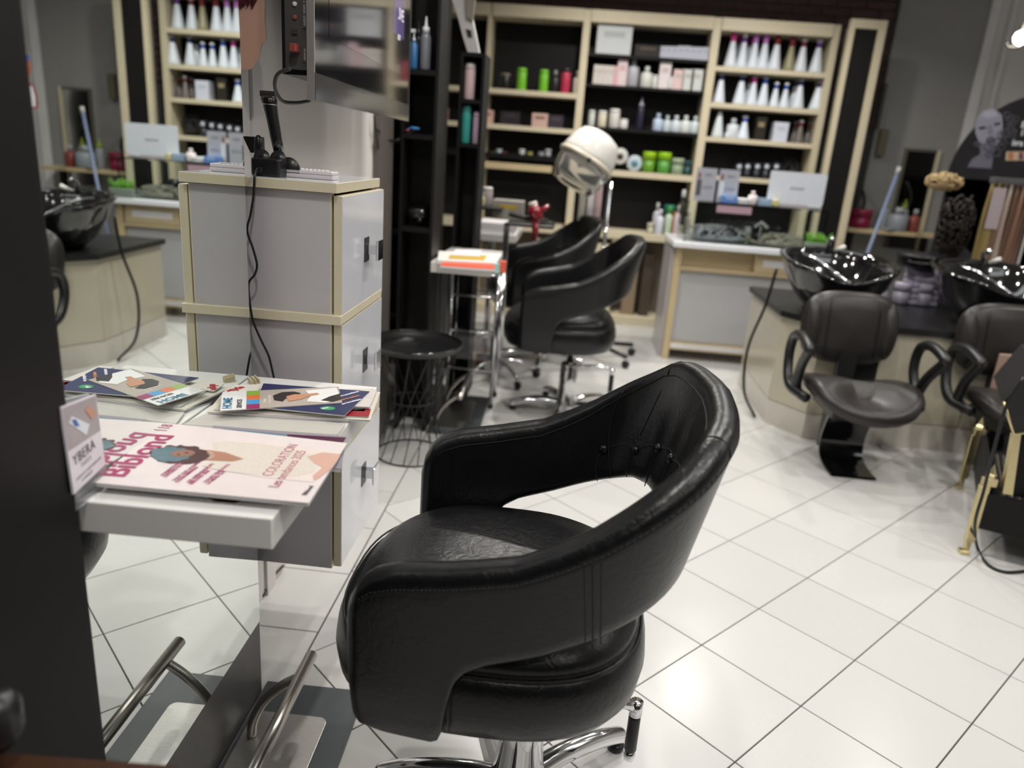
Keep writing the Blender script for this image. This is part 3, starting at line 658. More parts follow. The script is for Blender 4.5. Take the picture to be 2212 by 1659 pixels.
lettering('LISSAGE ET SOINS BRÉSILIENS', cq(.10, .12), xd, TL-A, .0052, plain('#6a656c'), t)
lettering('LA MARQUE', cq(.25, .06), xd, TL-A, .0052, plain('#6a656c'), t)
# ---------------------------------------------------------------- magazines
def sheet(mb, px, z, th=.002, mi=0):
    return mb.prism([P(x, y, 2, z) for x, y in px], (0, 0, th), mi)
def bil(q, u, v): return q[0].lerp(q[1], u).lerp(q[3].lerp(q[2], u), v)
def crop1(pts): return [(100+x*.36166, 760+y*.36166) for x, y in pts]
def magazine(label, px, z, th, col, loc=None, pages=True, group=None, name='magazine'):
    q = [P(x, y, 2, z+th) for x, y in px]; c = sum(q, Vector())/4
    t = thing(name, label, 'magazine', (c.x, c.y, z), group)
    obj('cover', MB().prism([p-Vector((0, 0, .0006)) for p in q], (0, 0, .0006)), col, t)
    cen = c; pg = [p.lerp(cen, .008)-Vector((0, 0, th)) for p in q]
    obj('pages', MB().prism(pg, (0, 0, th-.0006)), M_PAPER, t)
    return t, q
def art(t, name, px, z, m, k=[0]):
    return obj(name, MB().poly([P(x, y, 2, z) for x, y in px]), m, t)
Z0 = .7985
# under the main magazine
magazine('dark slim brochure poking out below the main magazine', crop1([(930, 850), (1200, 870), (1130, 905), (1010, 895)]), Z0, .002, plain('#3b2c28', .4), name='brochure')
m_, q = magazine('magazine with a purple and teal cover edge under the main one', crop1([(1000, 440), (1795, 505), (1760, 700), (900, 600)]), Z0, .006, plain('#8d8690', .3))
art(m_, 'teal_print', crop1([(1060, 458), (1440, 492), (1435, 512), (1040, 475)]), Z0+.0064, plain('#5e7a8c', .3))
art(m_, 'purple_print', crop1([(1440, 492), (1790, 512), (1770, 545), (1435, 512)]), Z0+.0064, plain('#4a1336', .3))
m_, q = magazine('pale glossy magazine lying between the two piles', crop1([(945, 372), (1790, 430), (1740, 495), (815, 432)]), Z0, .004, plain('#b9b6b0', .25))
mainz = .808
mainpx = crop1([(706, 424), (1797, 545), (1568, 903), (270, 780)])
mt, q = magazine('large fashion magazine with pink title and a reclining woman, nearest', mainpx, mainz, .006, plain('#d9cfcf', .3))
for k_, dz in ((1, -.0035), (2, -.006)):
    pass
mz = mainz+.0064
M_TITLE = plain('#a02d62', .35); M_ROSE = plain('#a8516d', .35)
art(mt, 'pale_print', crop1([(960, 540), (1150, 520), (1500, 560), (1720, 600), (1600, 780), (1300, 750), (950, 690)]), mz, plain('#dacdc8', .35))
def blob(cx, cy, rx, ry, n=26, jit=.06, rot=0, sq=2):
    out = []
    for k in range(n):
        a = 2*PI*k/n; r = 1+random.uniform(-jit, jit); x = rx*r*math.cos(a); y = ry*r*math.sin(a)
        c_, s_ = math.cos(rot), math.sin(rot); out.append((cx+x*c_-y*s_, cy+x*s_+y*c_))
    return crop1(out)
M_KNIT = mat('knit_print', hexc('#cfc6bd'), .4, var=.25, scale=420)
art(mt, 'cardigan_print', crop1([(985, 545), (1080, 535), (1250, 545), (1420, 570), (1530, 590), (1640, 640), (1600, 720), (1480, 745), (1300, 735), (1120, 720), (1000, 700), (930, 680), (1000, 640), (1130, 640), (1010, 590)]), mz+.0002, M_KNIT)
art(mt, 'neck_print', crop1([(880, 590), (960, 585), (1070, 600), (1180, 640), (1110, 655), (990, 650), (900, 640)]), mz+.0004, plain('#a87a66', .35))
art(mt, 'forearm_print', crop1([(1560, 625), (1650, 600), (1755, 610), (1745, 640), (1700, 700), (1640, 745), (1600, 770), (1590, 740), (1650, 690), (1600, 665)]), mz+.0004, plain('#c9a293', .35))
M_HAIRP = mat('auburn_print', hexc('#4b3030'), .4, var=.3, scale=120); M_HAIRB = mat('blue_grey_print', hexc('#57717b'), .4, var=.35, scale=90)
art(mt, 'hair_print', blob(800, 612, 175, 52, 40, .12, .02), mz+.0006, M_HAIRP)
art(mt, 'blue_hair_print', blob(745, 612, 125, 44, 34, .10, 0), mz+.0008, M_HAIRB)
art(mt, 'face_print', blob(815, 606, 75, 20, 24, .02, -.06), mz+.0010, plain('#8c6456', .35))
art(mt, 'lips_print', blob(840, 602, 14, 5, 12, 0), mz+.0012, plain('#7c3a3c', .35))
art(mt, 'eye_print', blob(790, 612, 10, 3, 12, 0), mz+.0012, plain('#3a2320', .35))
for k in range(3):
    obj('necklace_print', MB().tube([P(*crop1([(930+10*math.cos(a)*(k+2)+30, 615+22*math.sin(a)+k*2)])[0], 2, mz+.0012) for a in [i*PI/8-PI/2 for i in range(9)]], .0004, 4), plain('#e4d6cc'), mt)
# letters run up the page: baseline direction from lower left to upper right
q = [P(x, y, 2, mz) for x, y in mainpx]              # TL, TR, BR, BL in the picture
upd = (q[0]-q[3]).normalized(); dn = (q[1]-q[0]).normalized()   # text direction, and the letters' foot direction is +dn
cpt = lambda x, y: P(*crop1([(x, y)])[0], 2, mz)
def run(body, x0, y0, size, m, parent=mt, x1=None, y1=None, bold=0, narrow=1, shear=0, spacing=1, z=None):
    a = cpt(x0, y0); b = cpt(x1, y1) if x1 is not None else a+upd
    return lettering(body, a, b-a, -dn, size, m, parent, bold=bold, narrow=narrow, shear=shear, spacing=spacing)
run('Biblond', 455, 752, .052, M_TITLE, x1=790, y1=480, bold=.0011, narrow=1.02)
run('118', 712, 478, .024, M_ROSE, x1=770, y1=428, narrow=.9)
run('COLORATION', 1345, 745, .0225, M_ROSE, x1=1530, y1=528, narrow=.83)
run('Les tendances 2025', 1385, 812, .0215, M_ROSE, x1=1605, y1=530, narrow=.78)
for (x, y, a_, b_) in ((700, 748, 'FORMATIONS', 'CRITÈRES DE MARIÉE'), (770, 780, 'TOUT SUR LA SUBTIRE', 'CONSOMMABLE'), (855, 790, 'LES AMBASSADEURS', 'BIBLOND 2025'), (955, 790, 'COUPE TENDANCE', 'LA MIXIE CUT')):
    run(a_, x, y-8, .0075, M_TITLE, x1=x+80, y1=y-68, bold=.0002); run(b_, x+16, y+2, .0075, M_TITLE, x1=x+96, y1=y-58, bold=.0002)
run('Biblond', 1553, 858, .010, plain('#3a3338'), x1=1600, y1=800, bold=.0002)
# the far pile
zz = Z0
def pile(label, px, th, m, name='magazine', group=None):
    global zz
    t_, q_ = magazine(label, crop1(px), zz, th, m, name=name, group=group); zz += th; return t_, q_
t_, _ = pile('bottom magazine of the far pile, black corner showing', [(1000, 235), (1830, 330), (1820, 412), (985, 372)], .003, plain('#211d1e', .35))
t_, _ = pile('wide off-white magazine low in the far pile', [(1080, 215), (1995, 240), (1935, 408), (960, 358)], .004, plain('#cfcabf', .3))
t_, _ = pile('magazine with red edge in the far pile', [(1150, 225), (1960, 222), (1925, 388), (1000, 345)], .003, plain('#b9b3ad', .3))
art(t_, 'red_print', crop1([(1690, 376), (1925, 388), (1940, 340), (1700, 350)]), zz+.0003, plain('#8e1822', .35))
art(t_, 'dark_print', crop1([(1790, 350), (1900, 355), (1915, 325), (1830, 320)]), zz+.0003, plain('#8a8488', .35))
t_, _ = pile('white leaflet with a red word at the back of the far pile', [(1130, 197), (1290, 193), (1255, 245), (1070, 240)], .002, plain('#d4d0c8', .3), name='leaflet')
a = P(*crop1([(1095, 240)])[0], 2, zz); b = P(*crop1([(1190, 212)])[0], 2, zz)
lettering('style', a, b-a, (b-a).cross(Vector((0, 0, -1))), .02, plain('#a3222e'), t_, bold=.0012)
t_, _ = pile('crumpled white paper at the right end of the far pile', [(1880, 222), (1975, 228), (1930, 330), (1835, 325)], .003, plain('#c2bcb8', .5), name='paper')
bz = zz
t_, _ = pile('dark blue magazine lying askew in the far pile', [(1297, 188), (1932, 236), (1782, 377), (1240, 325)], .003, plain('#232a55', .3))
art(t_, 'green_badge_print', blob(1682, 337, 46, 13, 24, 0), zz+.0003, plain('#2c7a50', .3))
art(t_, 'badge_ring_print', blob(1682, 337, 38, 9, 24, 0), zz+.0005, plain('#3f9a68', .3))
a = P(*crop1([(1650, 344)])[0], 2, zz+.0006); b = P(*crop1([(1715, 330)])[0], 2, zz+.0006); ab = b-a
lettering('bio', a, ab, (b-a).cross(Vector((0, 0, -1))), .011, plain('#dfe8e0'), t_, bold=.0003)
for k, (w_, c_) in enumerate((('Promotions', '#d8d8e4'), ('de la saison', '#c07c4a'), ('en boutique', '#d8d8e4'))):
    a = P(*crop1([(1762+k*4, 268+k*24)])[0], 2, zz+.0005); b = P(*crop1([(1850+k*4, 244+k*24)])[0], 2, zz+.0005); yd = (b-a).cross(Vector((0, 0, -1)))
    lettering(w_, a, b-a, -yd if yd.y < 0 else yd, .0095, plain(c_), t_, bold=.0004)
t_, hq = pile('home services leaflet with a dark-haired woman, on top of the pile', [(1052, 240), (1745, 208), (1768, 303), (1038, 353)], .0016, plain('#a9a097', .3), name='leaflet')
hz = zz+.0003
hp = lambda u, v: bil([P(x, y, 2, hz) for x, y in crop1([(1052, 240), (1745, 208), (1768, 303), (1038, 353)])], u, v)
def hpoly(name, uv, m, dz=0): return obj(name, MB().poly([hp(u, v)+Vector((0, 0, dz)) for u, v in uv]), m, t_)
hpoly('white_panel_print', [(0, 0), (.2, 0), (.2, 1), (0, 1)], plain('#d8d8d8', .3))
for k, c_ in enumerate(('#7fa63a', '#d06a3a', '#3c8ec0', '#8c2a5c')):
    hpoly('colour_block_print', [(.205, .02+k*.245), (.31, .02+k*.245), (.31, .02+(k+1)*.245), (.205, .02+(k+1)*.245)], plain(c_, .3))
hpoly('white_shirt_print', [(.70, .15), (.98, .05), (.995, .72), (.86, .95), (.70, .80), (.74, .5)], plain('#dcdcdc', .3), .0002)
hpoly('dark_sleeve_print', [(.82, .80), (.90, .60), (1, .45), (1, .82), (.92, .92)], plain('#2a2626', .3), .0004)
hpoly('dark_hair_print', [(.42, .35), (.50, .18), (.60, .18), (.66, .30), (.62, .42), (.54, .50), (.50, .72), (.43, .62)], plain('#251f22', .3), .0004)
hpoly('face_print', [(.53, .45), (.60, .36), (.68, .38), (.80, .34), (.82, .44), (.72, .52), (.66, .66), (.55, .74)], plain('#b9876c', .3), .0006)
a, b = hp(.085, .92), hp(.085, .10); lettering('HOME', a, b-a, -(hp(.5, .5)-hp(.1, .5)), .021, plain('#2f6c8c'), t_, bold=.0008)
a, b = hp(.165, .92), hp(.165, .10); lettering('SERVICES', a, b-a, -(hp(.5, .5)-hp(.1, .5)), .0115, plain('#3a3a40'), t_, bold=.0004)
a, b = hp(.36, .72), hp(.36, .2); lettering('Allegez', a, b-a, -(hp(.5, .5)-hp(.1, .5)), .008, plain('#e6e2dc'), t_)
a, b = hp(.40, .80), hp(.40, .2); lettering('VOTRE QUOTIDIEN', a, b-a, -(hp(.5, .5)-hp(.1, .5)), .0055, plain('#e6e2dc'), t_)
# folded pleats of cardboard by the mirror
t = thing('folded_card', 'little folded beige card on the console near the mirror', 'card', P(545, 822, 2, .798))
for k in range(3):
    a = P(535+k*7, 826-k*2, 2, .799); b = P(545+k*7, 832-k*2, 2, .799)
    obj('pleat', MB().prism([a, b, b+Vector((0, 0, .008)), a+Vector((0, 0, .012))], (.003, 0, 0)), plain('#b5a98a', .5), t)
tag(obj('floor_cable', MB().tube(spline([P(x, y, 0, -.785) for x, y in ((612, 1222), (595, 1240), (580, 1262), (568, 1288))], 6), .004, 8), plain('#3a352f', .5), at=(-.785, 1.9, 0)), 'dark cable running along the skirting under the drawer column', 'cable')
# ================================================================ BLACK SHELF TOWERS
def tower(label, x0, x1, y0, y1, zs, ztop, stile=.026, zbot=0, name='shelf_tower'):
    t = thing(name, label, 'shelf', ((x0+x1)/2, (y0+y1)/2, zbot))
    for a, b in ((x0, x0+stile), (x1-stile, x1)): obj('side_panel', MB().box((a, y0, zbot), (b, y1, ztop)), M_BLACKWOOD, t)
    obj('back_panel', MB().box((x0+stile, y1-.01, zbot), (x1-stile, y1, ztop)), M_BLACKBACK, t)
    for z in zs: obj('shelf_board', MB().box((x0+stile, y0+.003, z-.024), (x1-stile, y1-.01, z)), M_BLACKWOOD, t)
    return t
t_f = tower('black shelf tower at the left edge of the picture, nearest', -.93, -.612, .64, .838, [.02, .435, .955, 1.5], 2.3, stile=.032)
obj('front_leaf', MB().box((-.648, .8385, .0), (-.613, .846, 2.3)), mat('black_leaf', (.009, .008, .0085), .5, spec=.3), t_f)
t = thing('wooden_ledge', 'brown wooden ledge in the bottom left corner', 'ledge', (-.42, .62, 0))
YE = .62; e = [P(x, y, 1, YE) for x, y in ((-60, 1622), (384, 1655))]
obj('board', MB().prism([(e[0].x, YE, e[0].z), (e[1].x, YE, e[1].z), (e[1].x, YE, e[1].z-.03), (e[0].x, YE, e[0].z-.03)], (0, -.2, 0)), mat('brown_wood', hexc('#3c2416'), .4, var=.3, scale=8, stretch=(1, 8, 8)), t)
obj('panel', MB().box((-.60, .46, .0), (-.56, .60, e[1].z-.03)), M_BLACKWOOD, t)
t = thing('black_case', 'dark rounded case at the lower left edge', 'case', (-.60, .66, .3))
a = P(0, 1560, 1, .74)
a = P(8, 1555, 1, .61)
obj('body', MB().lathe([(0, 0), (.02, .003), (.028, .02), (.028, .05), (.02, .064), (0, .066)], (a.x-.012, .61, a.z-.035), 20), M_BLACKPL, t)
t1 = tower('tall black shelf tower holding a blue bottle, next to the television', -.742, -.592, 3.245, 3.42, [], 2.3, stile=.013)
def tz(px, py, y): return P(px, py, 1, y).z
for py in (150, 290, 492): obj('shelf_board', MB().box((-.729, 3.248, tz(905, py, 3.25)-.02), (-.605, 3.41, tz(905, py, 3.25))), M_BLACKWOOD, t1)
obj('wall_pilaster', MB().box((-.80, 3.02, 0), (-.772, 3.24, CEIL)), mat('taupe_panel', (.12, .105, .095), .5), kind='structure').name = 'trim_4'
# ================================================================ SMALL GOODS
def shape(name, kind, c, w, h, body, cap='#e8e8e8', label='', cat='bottle', group=None, band=None, rough=.35, depth=None, y=None):
    """one bottle, jar or box standing with its base centre at c"""
    c = Vector(c); t = thing(name, label, cat, c, group); r = w/2; mb_, mc = plain(body, rough), plain(cap, .35); dp = depth or w
    if kind == 'cone':
        hb = h*.74; obj('body', MB().lathe([(r*.92, 0), (r, .006), (r*.94, hb*.12), (r*.40, hb*.96), (r*.34, hb)], c, 14), mb_, t)
        if band:
            obj('collar', MB().lathe([(r*.40, hb), (r*.38, h*.85), (r*.3, h*.87)], c, 12), plain(band, .35), t)
            obj('cap', MB().lathe([(r*.2, h*.86), (r*.40, h*.89), (r*.47, h*.935), (r*.38, h*.98), (0, h)], c, 12), mc, t)
        else:
            obj('cap', MB().lathe([(r*.44, hb), (r*.42, h*.97), (r*.3, h), (0, h)], c, 12), mc, t)
    elif kind == 'spire':
        obj('body', MB().lathe([(r, 0), (r*.95, h*.1), (r*.35, h*.9), (r*.2, h*.97), (0, h)], c, 14), mb_, t)
    elif kind == 'bottle':
        hb = h*.72; obj('body', MB().lathe([(r*.92, 0), (r, .008), (r, hb*.88), (r*.8, hb*.97), (r*.38, hb), (r*.36, h*.78)], c, 14), mb_, t)
        obj('cap', MB().lathe([(r*.42, h*.76), (r*.42, h*.98), (r*.3, h), (0, h)], c, 12), mc, t)
    elif kind == 'cyl':
        obj('body', MB().lathe([(r*.94, 0), (r, .006), (r, h*.80), (r*.96, h*.82)], c, 16), mb_, t)
        obj('cap', MB().lathe([(r*.98, h*.82), (r*.98, h*.95), (r*.8, h), (0, h)], c, 16), mc, t)
    elif kind == 'jar':
        obj('body', MB().lathe([(r*.85, 0), (r*.92, h*.1), (r*.95, h*.62)], c, 18), mb_, t)
        obj('lid', MB().lathe([(r, h*.62), (r, h*.96), (r*.93, h), (0, h)], c, 18), mc, t)
    elif kind == 'nozzle':
        obj('body', MB().lathe([(r*.95, 0), (r, .01), (r, h*.60), (r*.75, h*.68), (r*.62, h*.69)], c, 16), mb_, t)
        obj('cap', MB().lathe([(r*.66, h*.69), (r*.66, h*.80), (r*.3, h*.82), (r*.12, h), (0, h)], c, 14), mc, t)
    elif kind == 'pump':
        obj('body', MB().lathe([(r*.95, 0), (r, .01), (r, h*.62), (r*.5, h*.70), (r*.3, h*.71)], c, 16), mb_, t)
        obj('pump', MB().lathe([(r*.4, h*.71), (r*.4, h*.78), (r*.12, h*.79), (r*.12, h*.92)], c, 12).box((c.x-r*.9, c.y-r*.25, c.z+h*.92), (c.x+r*.3, c.y+r*.25, c.z+h)), mc, t)
    elif kind == 'disc':
        obj('body', MB().lathe([(0, 0), (r, 0), (r, .012), (r*.9, .016), (0, .016)], c+Vector((0, .01, r)), 28, axis=(0, -1, 0)), mb_, t)
        obj('emblem', MB().lathe([(0, 0), (r*.42, 0), (r*.42, .001), (0, .001)], c+Vector((0, -.0065, r*.95)), 10, axis=(0, -1, 0)), mc, t)
    elif kind == 'box':
        obj('carton', MB().box((c.x-r, c.y-dp/2, c.z), (c.x+r, c.y+dp/2, c.z+h), bev=.0015), mb_, t)
        obj('label_print', MB().box((c.x-r*.6, c.y-dp/2-.0005, c.z+h*.58), (c.x+r*.6, c.y-dp/2, c.z+h*.78)), mc, t)
    return t
shape('bottle', 'pump', (P(893, 133, 1, 3.30).x, 3.30, tz(905, 150, 3.25)+.0005), .036, .155, '#2f5f8c', '#c9d2d8', 'blue bottle with pale top in the dark tower beside the television')
shape('bottle', 'nozzle', (P(918, 135, 1, 3.30).x, 3.30, tz(905, 150, 3.25)+.0005), .044, .205, '#6a6c74', '#cdd0d4', 'grey applicator bottle with tall white nozzle in the dark tower')
shape('brush', 'nozzle', (P(903, 120, 1, 3.37).x, 3.37, tz(905, 150, 3.25)+.0005), .02, .20, '#2a2a2e', '#333337', 'dark slim brush behind the blue bottle', 'brush')
t = thing('clip', 'blue and red hair clip on the tower shelf', 'clip', (P(888, 283, 1, 3.28).x, 3.28, tz(905, 290, 3.25)))
obj('jaw', MB().tube([P(878, 282, 1, 3.28), P(890, 276, 1, 3.28), P(906, 279, 1, 3.28)], .006, 8), plain('#2a6fa8'), t)
obj('lever', MB().tube([P(876, 283, 1, 3.27), P(884, 281, 1, 3.27)], .005, 8), plain('#9a3038'), t)
t = thing('hair_dryer', 'black hair dryer lying in the dark tower', 'hair dryer', (-.66, 3.32, tz(905, 492, 3.25)))
zb_ = tz(905, 492, 3.25)
obj('barrel', MB().lathe([(.028, 0), (.034, .02), (.036, .06), (.028, .10)], (-.722, 3.33, zb_+.045), 16, axis=(1, 0, .1)), M_GLOSSBLK, t)
obj('handle', MB().tube([(-.665, 3.31, zb_+.04), (-.66, 3.30, zb_+.015)], .014, 10), M_GLOSSBLK, t)
# second tower and its bottles
t2 = tower('narrow black shelf tower holding pink and teal bottles', -.592, -.474, 3.80, 4.02, [], tz(1020, 122, 3.8), stile=.014)
for py in (215, 311): obj('shelf_board', MB().box((-.578, 3.803, tz(1020, py, 3.8)-.018), (-.488, 4.01, tz(1020, py, 3.8))), M_BLACKWOOD, t2)
obj('top_board', MB().box((-.592, 3.80, tz(1020, 122, 3.8)), (-.474, 4.02, tz(1020, 122, 3.8)+.018)), M_BLACKWOOD, t2)
for args in (('cyl', 1013, 215, 135, 22, '#d9bfc2', '#dccfcd', 'pale pink can on the upper shelf of the narrow tower'),
             ('cyl', 1005, 311, 228, 19, '#3f9d96', '#56b3ae', 'teal bottle on the lower shelf of the narrow tower'),
             ('cyl', 1027, 311, 240, 15, '#c7afc6', '#d5c2d2', 'lilac bottle beside the teal one in the narrow tower')):
    k, x, yb, yt, wpx, b, c_, lab = args
    p = P(x, yb, 1, 3.86); h = P(x, yt, 1, 3.86).z-p.z; p.z = tz(1020, 215 if yb < 250 else 311, 3.8)+.0005
    shape('bottle', k, p, wpx*3.86/1617, h, b, c_, lab)
# ================================================================ SECOND AND THIRD STATIONS
M2 = Vector((-.597, 3.79, 0))
t = thing('console_shelf', 'white console shelf with red magazines at the second station', 'shelf', (-.46, 3.5, .75))
obj('tabletop', MB().box((-.594, 3.24, .752), (-.329, 3.785, .798), bev=.002), M_WHITE, t); obj('support_post', MB().box((-.592, 3.45, 0), (-.575, 3.62, .752)), M_CHARC, t)
base_plate(M2, 'slate grey floor plate at the second station', 'steel footrest of the second station', .56)
M3 = Vector((-.60, 5.22, 0))
t = thing('console_shelf', 'white console shelf at the third station behind the trolley', 'shelf', (-.45, 4.9, .75))
obj('tabletop', MB().box((-.60, 4.62, .745), (-.328, 5.2, .79), bev=.002), M_WHITE, t); obj('bracket', MB().box((-.61, 4.7, .70), (-.57, 5.1, .745)), M_CHARC, t)
obj('support_post', MB().lathe([(.02, 0), (.02, .745)], (-.50, 4.9, 0), 14), M_CHROME, t)
tower('black shelf tower behind the third console', -1.1, -.78, 4.3, 4.62, [.3, .8, 1.3, 1.8], 2.1)
def flat(label, px, z, th, col, name='magazine'):
    q = [P(x, y, 2, z+th) for x, y in px]; c = sum(q, Vector())/4; t_ = thing(name, label, 'magazine', (c.x, c.y, z))
    obj('cover', MB().prism([p-Vector((0, 0, .001)) for p in q], (0, 0, .001)), col, t_); obj('pages', MB().prism([p-Vector((0, 0, th)) for p in q], (0, 0, th-.001)), M_PAPER, t_); return t_
flat('red magazine at the front edge of the second console', [(958, 562), (1070, 568), (1068, 582), (950, 574)], .799, .008, plain('#d8604a', .35))
flat('white open magazine at the second console', [(948, 542), (1085, 548), (1072, 568), (945, 562)], .799, .014, plain('#e4e0dc', .4))
flat('yellow printed leaflet on the second console', [(975, 548), (1052, 552), (1046, 562), (968, 558)], .8135, .003, plain('#c9a840', .4), 'leaflet')
flat('small white leaflet on top at the second console', [(985, 538), (1040, 541), (1036, 553), (972, 550)], .817, .003, plain('#e8e4ea', .4), 'leaflet')
t = thing('paper_roll', 'red and mint wrapped roll hanging over the second console edge', 'roll', P(1070, 580, 1, 3.22))
obj('mint_wrap', MB().prism([P(x, y, 1, 3.215) for x, y in ((1066, 570), (1082, 571), (1080, 590), (1068, 590))], (0, .03, 0)), plain('#a8cfc8'), t)
obj('red_wrap', MB().prism([P(x, y, 1, 3.21) for x, y in ((1080, 565), (1093, 566), (1091, 590), (1080, 588))], (0, .04, 0)), plain('#d9604f'), t)
for k, (c_, lab) in enumerate((('#d8d4d4', 'lowest'), ('#8f8aa4', 'lavender, second'), ('#c8c2cc', 'white, third'), ('#dcd8dc', 'topmost'))):
    z = .7905+k*.016; t = thing('magazine', '%s magazine of the pile on the third console' % lab, 'magazine', (-.46, 4.8, z))
    dx = random.uniform(-.01, .01); obj('cover', MB().box((-.57+dx, 4.64, z+.014), (-.345+dx, 4.92, z+.0155)), plain(c_, .4), t); obj('pages', MB().box((-.568+dx, 4.642, z), (-.347+dx, 4.918, z+.014)), M_PAPER, t)
# white sculpted post and paper strips at the second mirror
t = thing('dryer_arm', 'white curved dryer arm hanging down above the narrow tower', 'dryer arm', P(1000, 60, 1, 3.9))
AY = 3.92
pl_ = [P(x, y, 1, AY) for x, y in ((966, -30), (1003, -30), (1012, 0), (1020, 40), (1036, 118), (1012, 118), (1000, 80), (990, 40))]
obj('shade', MB().prism(pl_, (0, .05, 0)), plain('#d6d4d4', .3), t)
obj('dark_slot', MB().prism([P(x, y, 1, AY-.003) for x, y in ((1006, 62), (1018, 66), (1020, 82), (1010, 80))], (0, .003, 0)), plain('#2a2826'), t)
obj('bracket', MB().prism([P(x, y, 1, AY) for x, y in ((1006, -20), (1030, -20), (1022, 46), (1008, 38))], (0, -.02, 0)), plain('#8d887e', .4), t)
# ================================================================ ROUND WIRE TABLE
t = thing('wire_table', 'round black wire basket table in front of the dark tower', 'table', (-.60, 2.97, 0))
c = Vector((-.60, 2.975, 0)); R = .197
obj('rim', MB().tube([c+Vector((R*math.cos(a), R*math.sin(a), .50)) for a in [2*PI*k/40 for k in range(40)]], .006, 8, closed=True), M_GLOSSBLK, t)
obj('tray', MB().lathe([(0, .478), (R-.004, .480), (R+.001, .505), (R-.003, .505), (R-.008, .486), (0, .484)], c, 40), M_BLACKPL, t)
obj('floor_ring', MB().tube([c+Vector((.15*math.cos(a), .15*math.sin(a), .004)) for a in [2*PI*k/36 for k in range(36)]], .0035, 6, closed=True), M_BLACKPL, t)
obj('waist_ring', MB().tube([c+Vector((.095*math.cos(a), .095*math.sin(a), .25)) for a in [2*PI*k/36 for k in range(36)]], .003, 6, closed=True), M_BLACKPL, t)
for k in range(16):
    a = 2*PI*k/16; b = a+.9
    obj('wire', MB().tube(spline([c+Vector((.15*math.cos(a), .15*math.sin(a), .004)), c+Vector((.095*math.cos((a+b)/2), .095*math.sin((a+b)/2), .25)), c+Vector(((R-.01)*math.cos(b), (R-.01)*math.sin(b), .48))], 4), .0025, 5), M_BLACKPL, t)
# ================================================================ SHELVING ON THE BACK WALL
YS = 6.10                                              # front plane of the shelving
def SX_(px, py): return P(px, py, 1, YS).x
def SZ_(px, py): return P(px, py, 1, YS).z
shelv = thing('wall_shelving', 'wide dark-backed wall shelving with pale edges full of hair products', 'shelving', (.5, 6.25, 0))
XL0 = -1.5; X0, X1, X2, X3 = -.761, -.013, .935, 1.81
ZT = 2.315
def vert(x, w, z0=0, z1=ZT, m=M_BEIGE, dep=.26): return obj('upright', MB().box((x, YS, z0), (x+w, YS+dep, z1), bev=.003), m, shelv)
vert(X0, .035); vert(X1-.035, .055, .73); vert(X2-.035, .06, .73); vert(X3-.05, .05)
obj('top_rail', MB().box((X0+.035, YS-.012, ZT-.085), (X1-.035, YS+.26, ZT), bev=.003), M_BEIGE, shelv)
obj('top_rail', MB().box((X1+.02, YS-.012, ZT-.085), (X2-.035, YS+.26, ZT), bev=.003), M_BEIGE, shelv)
obj('top_rail', MB().box((X2+.025, YS-.012, ZT-.085), (X3-.05, YS+.26, ZT), bev=.003), M_BEIGE, shelv)
vert(XL0, .035)
obj('top_rail', MB().box((XL0+.035, YS-.012, ZT-.085), (X0, YS+.26, ZT), bev=.003), M_BEIGE, shelv)
for a, b in ((XL0, X0), (X0, X1), (X1, X2), (X2, X3)): obj('back_panel', MB().box((a+.02, YS+.24, .72), (b-.02, YS+.26, ZT-.05)), M_BLACKBACK, shelv)
def board(a, b, z, m, th=.034): return obj('shelf_board', MB().box((a, YS, z-th), (b, YS+.24, z), bev=.002), m, shelv)
B3 = [SZ_(1650, y) for y in (146, 227, 303, 378)]; B3b = 1.2
z3 = [P(1665, 150, 1, YS).z, P(1650, 229, 1, YS).z, P(1640, 303, 1, YS).z, P(1610, 384, 1, YS).z]
z2 = [P(1400, 122, 1, YS).z, P(1400, 189, 1, YS).z, P(1390, 281, 1, YS).z, P(1400, 373, 1, YS).z]
z1 = [P(1150, 196, 1, YS).z, P(1145, 273, 1, YS).z, P(1110, 333, 1, YS).z]
for z in z3: board(X2+.025, X3-.05, z, M_BEIGE)
for k, z in enumerate(z2): board(X1+.02, X2-.035, z, M_BEIGE if k == 3 else M_BLACKWOOD, .045 if k == 3 else .022)
for k, z in enumerate(z1): board(XL0+.035, X0, z, M_BLACKWOOD if k == 2 else M_BEIGE, .036)
for k, z in enumerate(z1): board(X0+.035, X1-.035, z, M_BLACKWOOD if k == 2 else M_BEIGE, .036)
zl = P(1110, 353, 1, YS).z; obj('pale_rail', MB().box((X0+.035, YS, zl-.05), (-.19, YS+.02, zl), bev=.002), M_MAPLE, shelv)
# counter below the shelving
zc = P(1400, 506, 1, YS-.1).z
obj('worktop', MB().box((XL0, YS-.1, zc-.055), (.83, YS+.24, zc), bev=.003), M_BEIGE, shelv)
obj('base_rail', MB().box((X0, YS-.09, 0), (.80, YS+.2, .07), bev=.003), M_BEIGE, shelv)
obj('lower_back', MB().box((X0, YS+.19, .07), (.80, YS+.2, zc-.055)), mat('taupe_back', (.16, .13, .10), .5), shelv)
obj('lower_upright', MB().box((X0, YS-.09, .07), (X0+.03, YS+.18, zc-.055)), M_BEIGE, shelv)
obj('lower_upright', MB().box((.34, YS-.09, .07), (.37, YS+.18, zc-.055)), M_BEIGE, shelv)
for k in range(3): obj('drawer', MB().box((-.26, YS-.105, .30+k*.115), (.33, YS-.09, .405+k*.115), bev=.002), M_BEIGE, shelv)
for k, (x, w, h, c_) in enumerate(((.52, .10, .48, '#8d7b66'), (.65, .08, .50, '#4a4036'))):
    shape('storage_panel', 'box', (x, YS+.05, .07), w, h, c_, c_, 'tall %s panel stored under the back worktop' % ('tan' if k == 0 else 'dark brown'), 'panel', depth=.12)
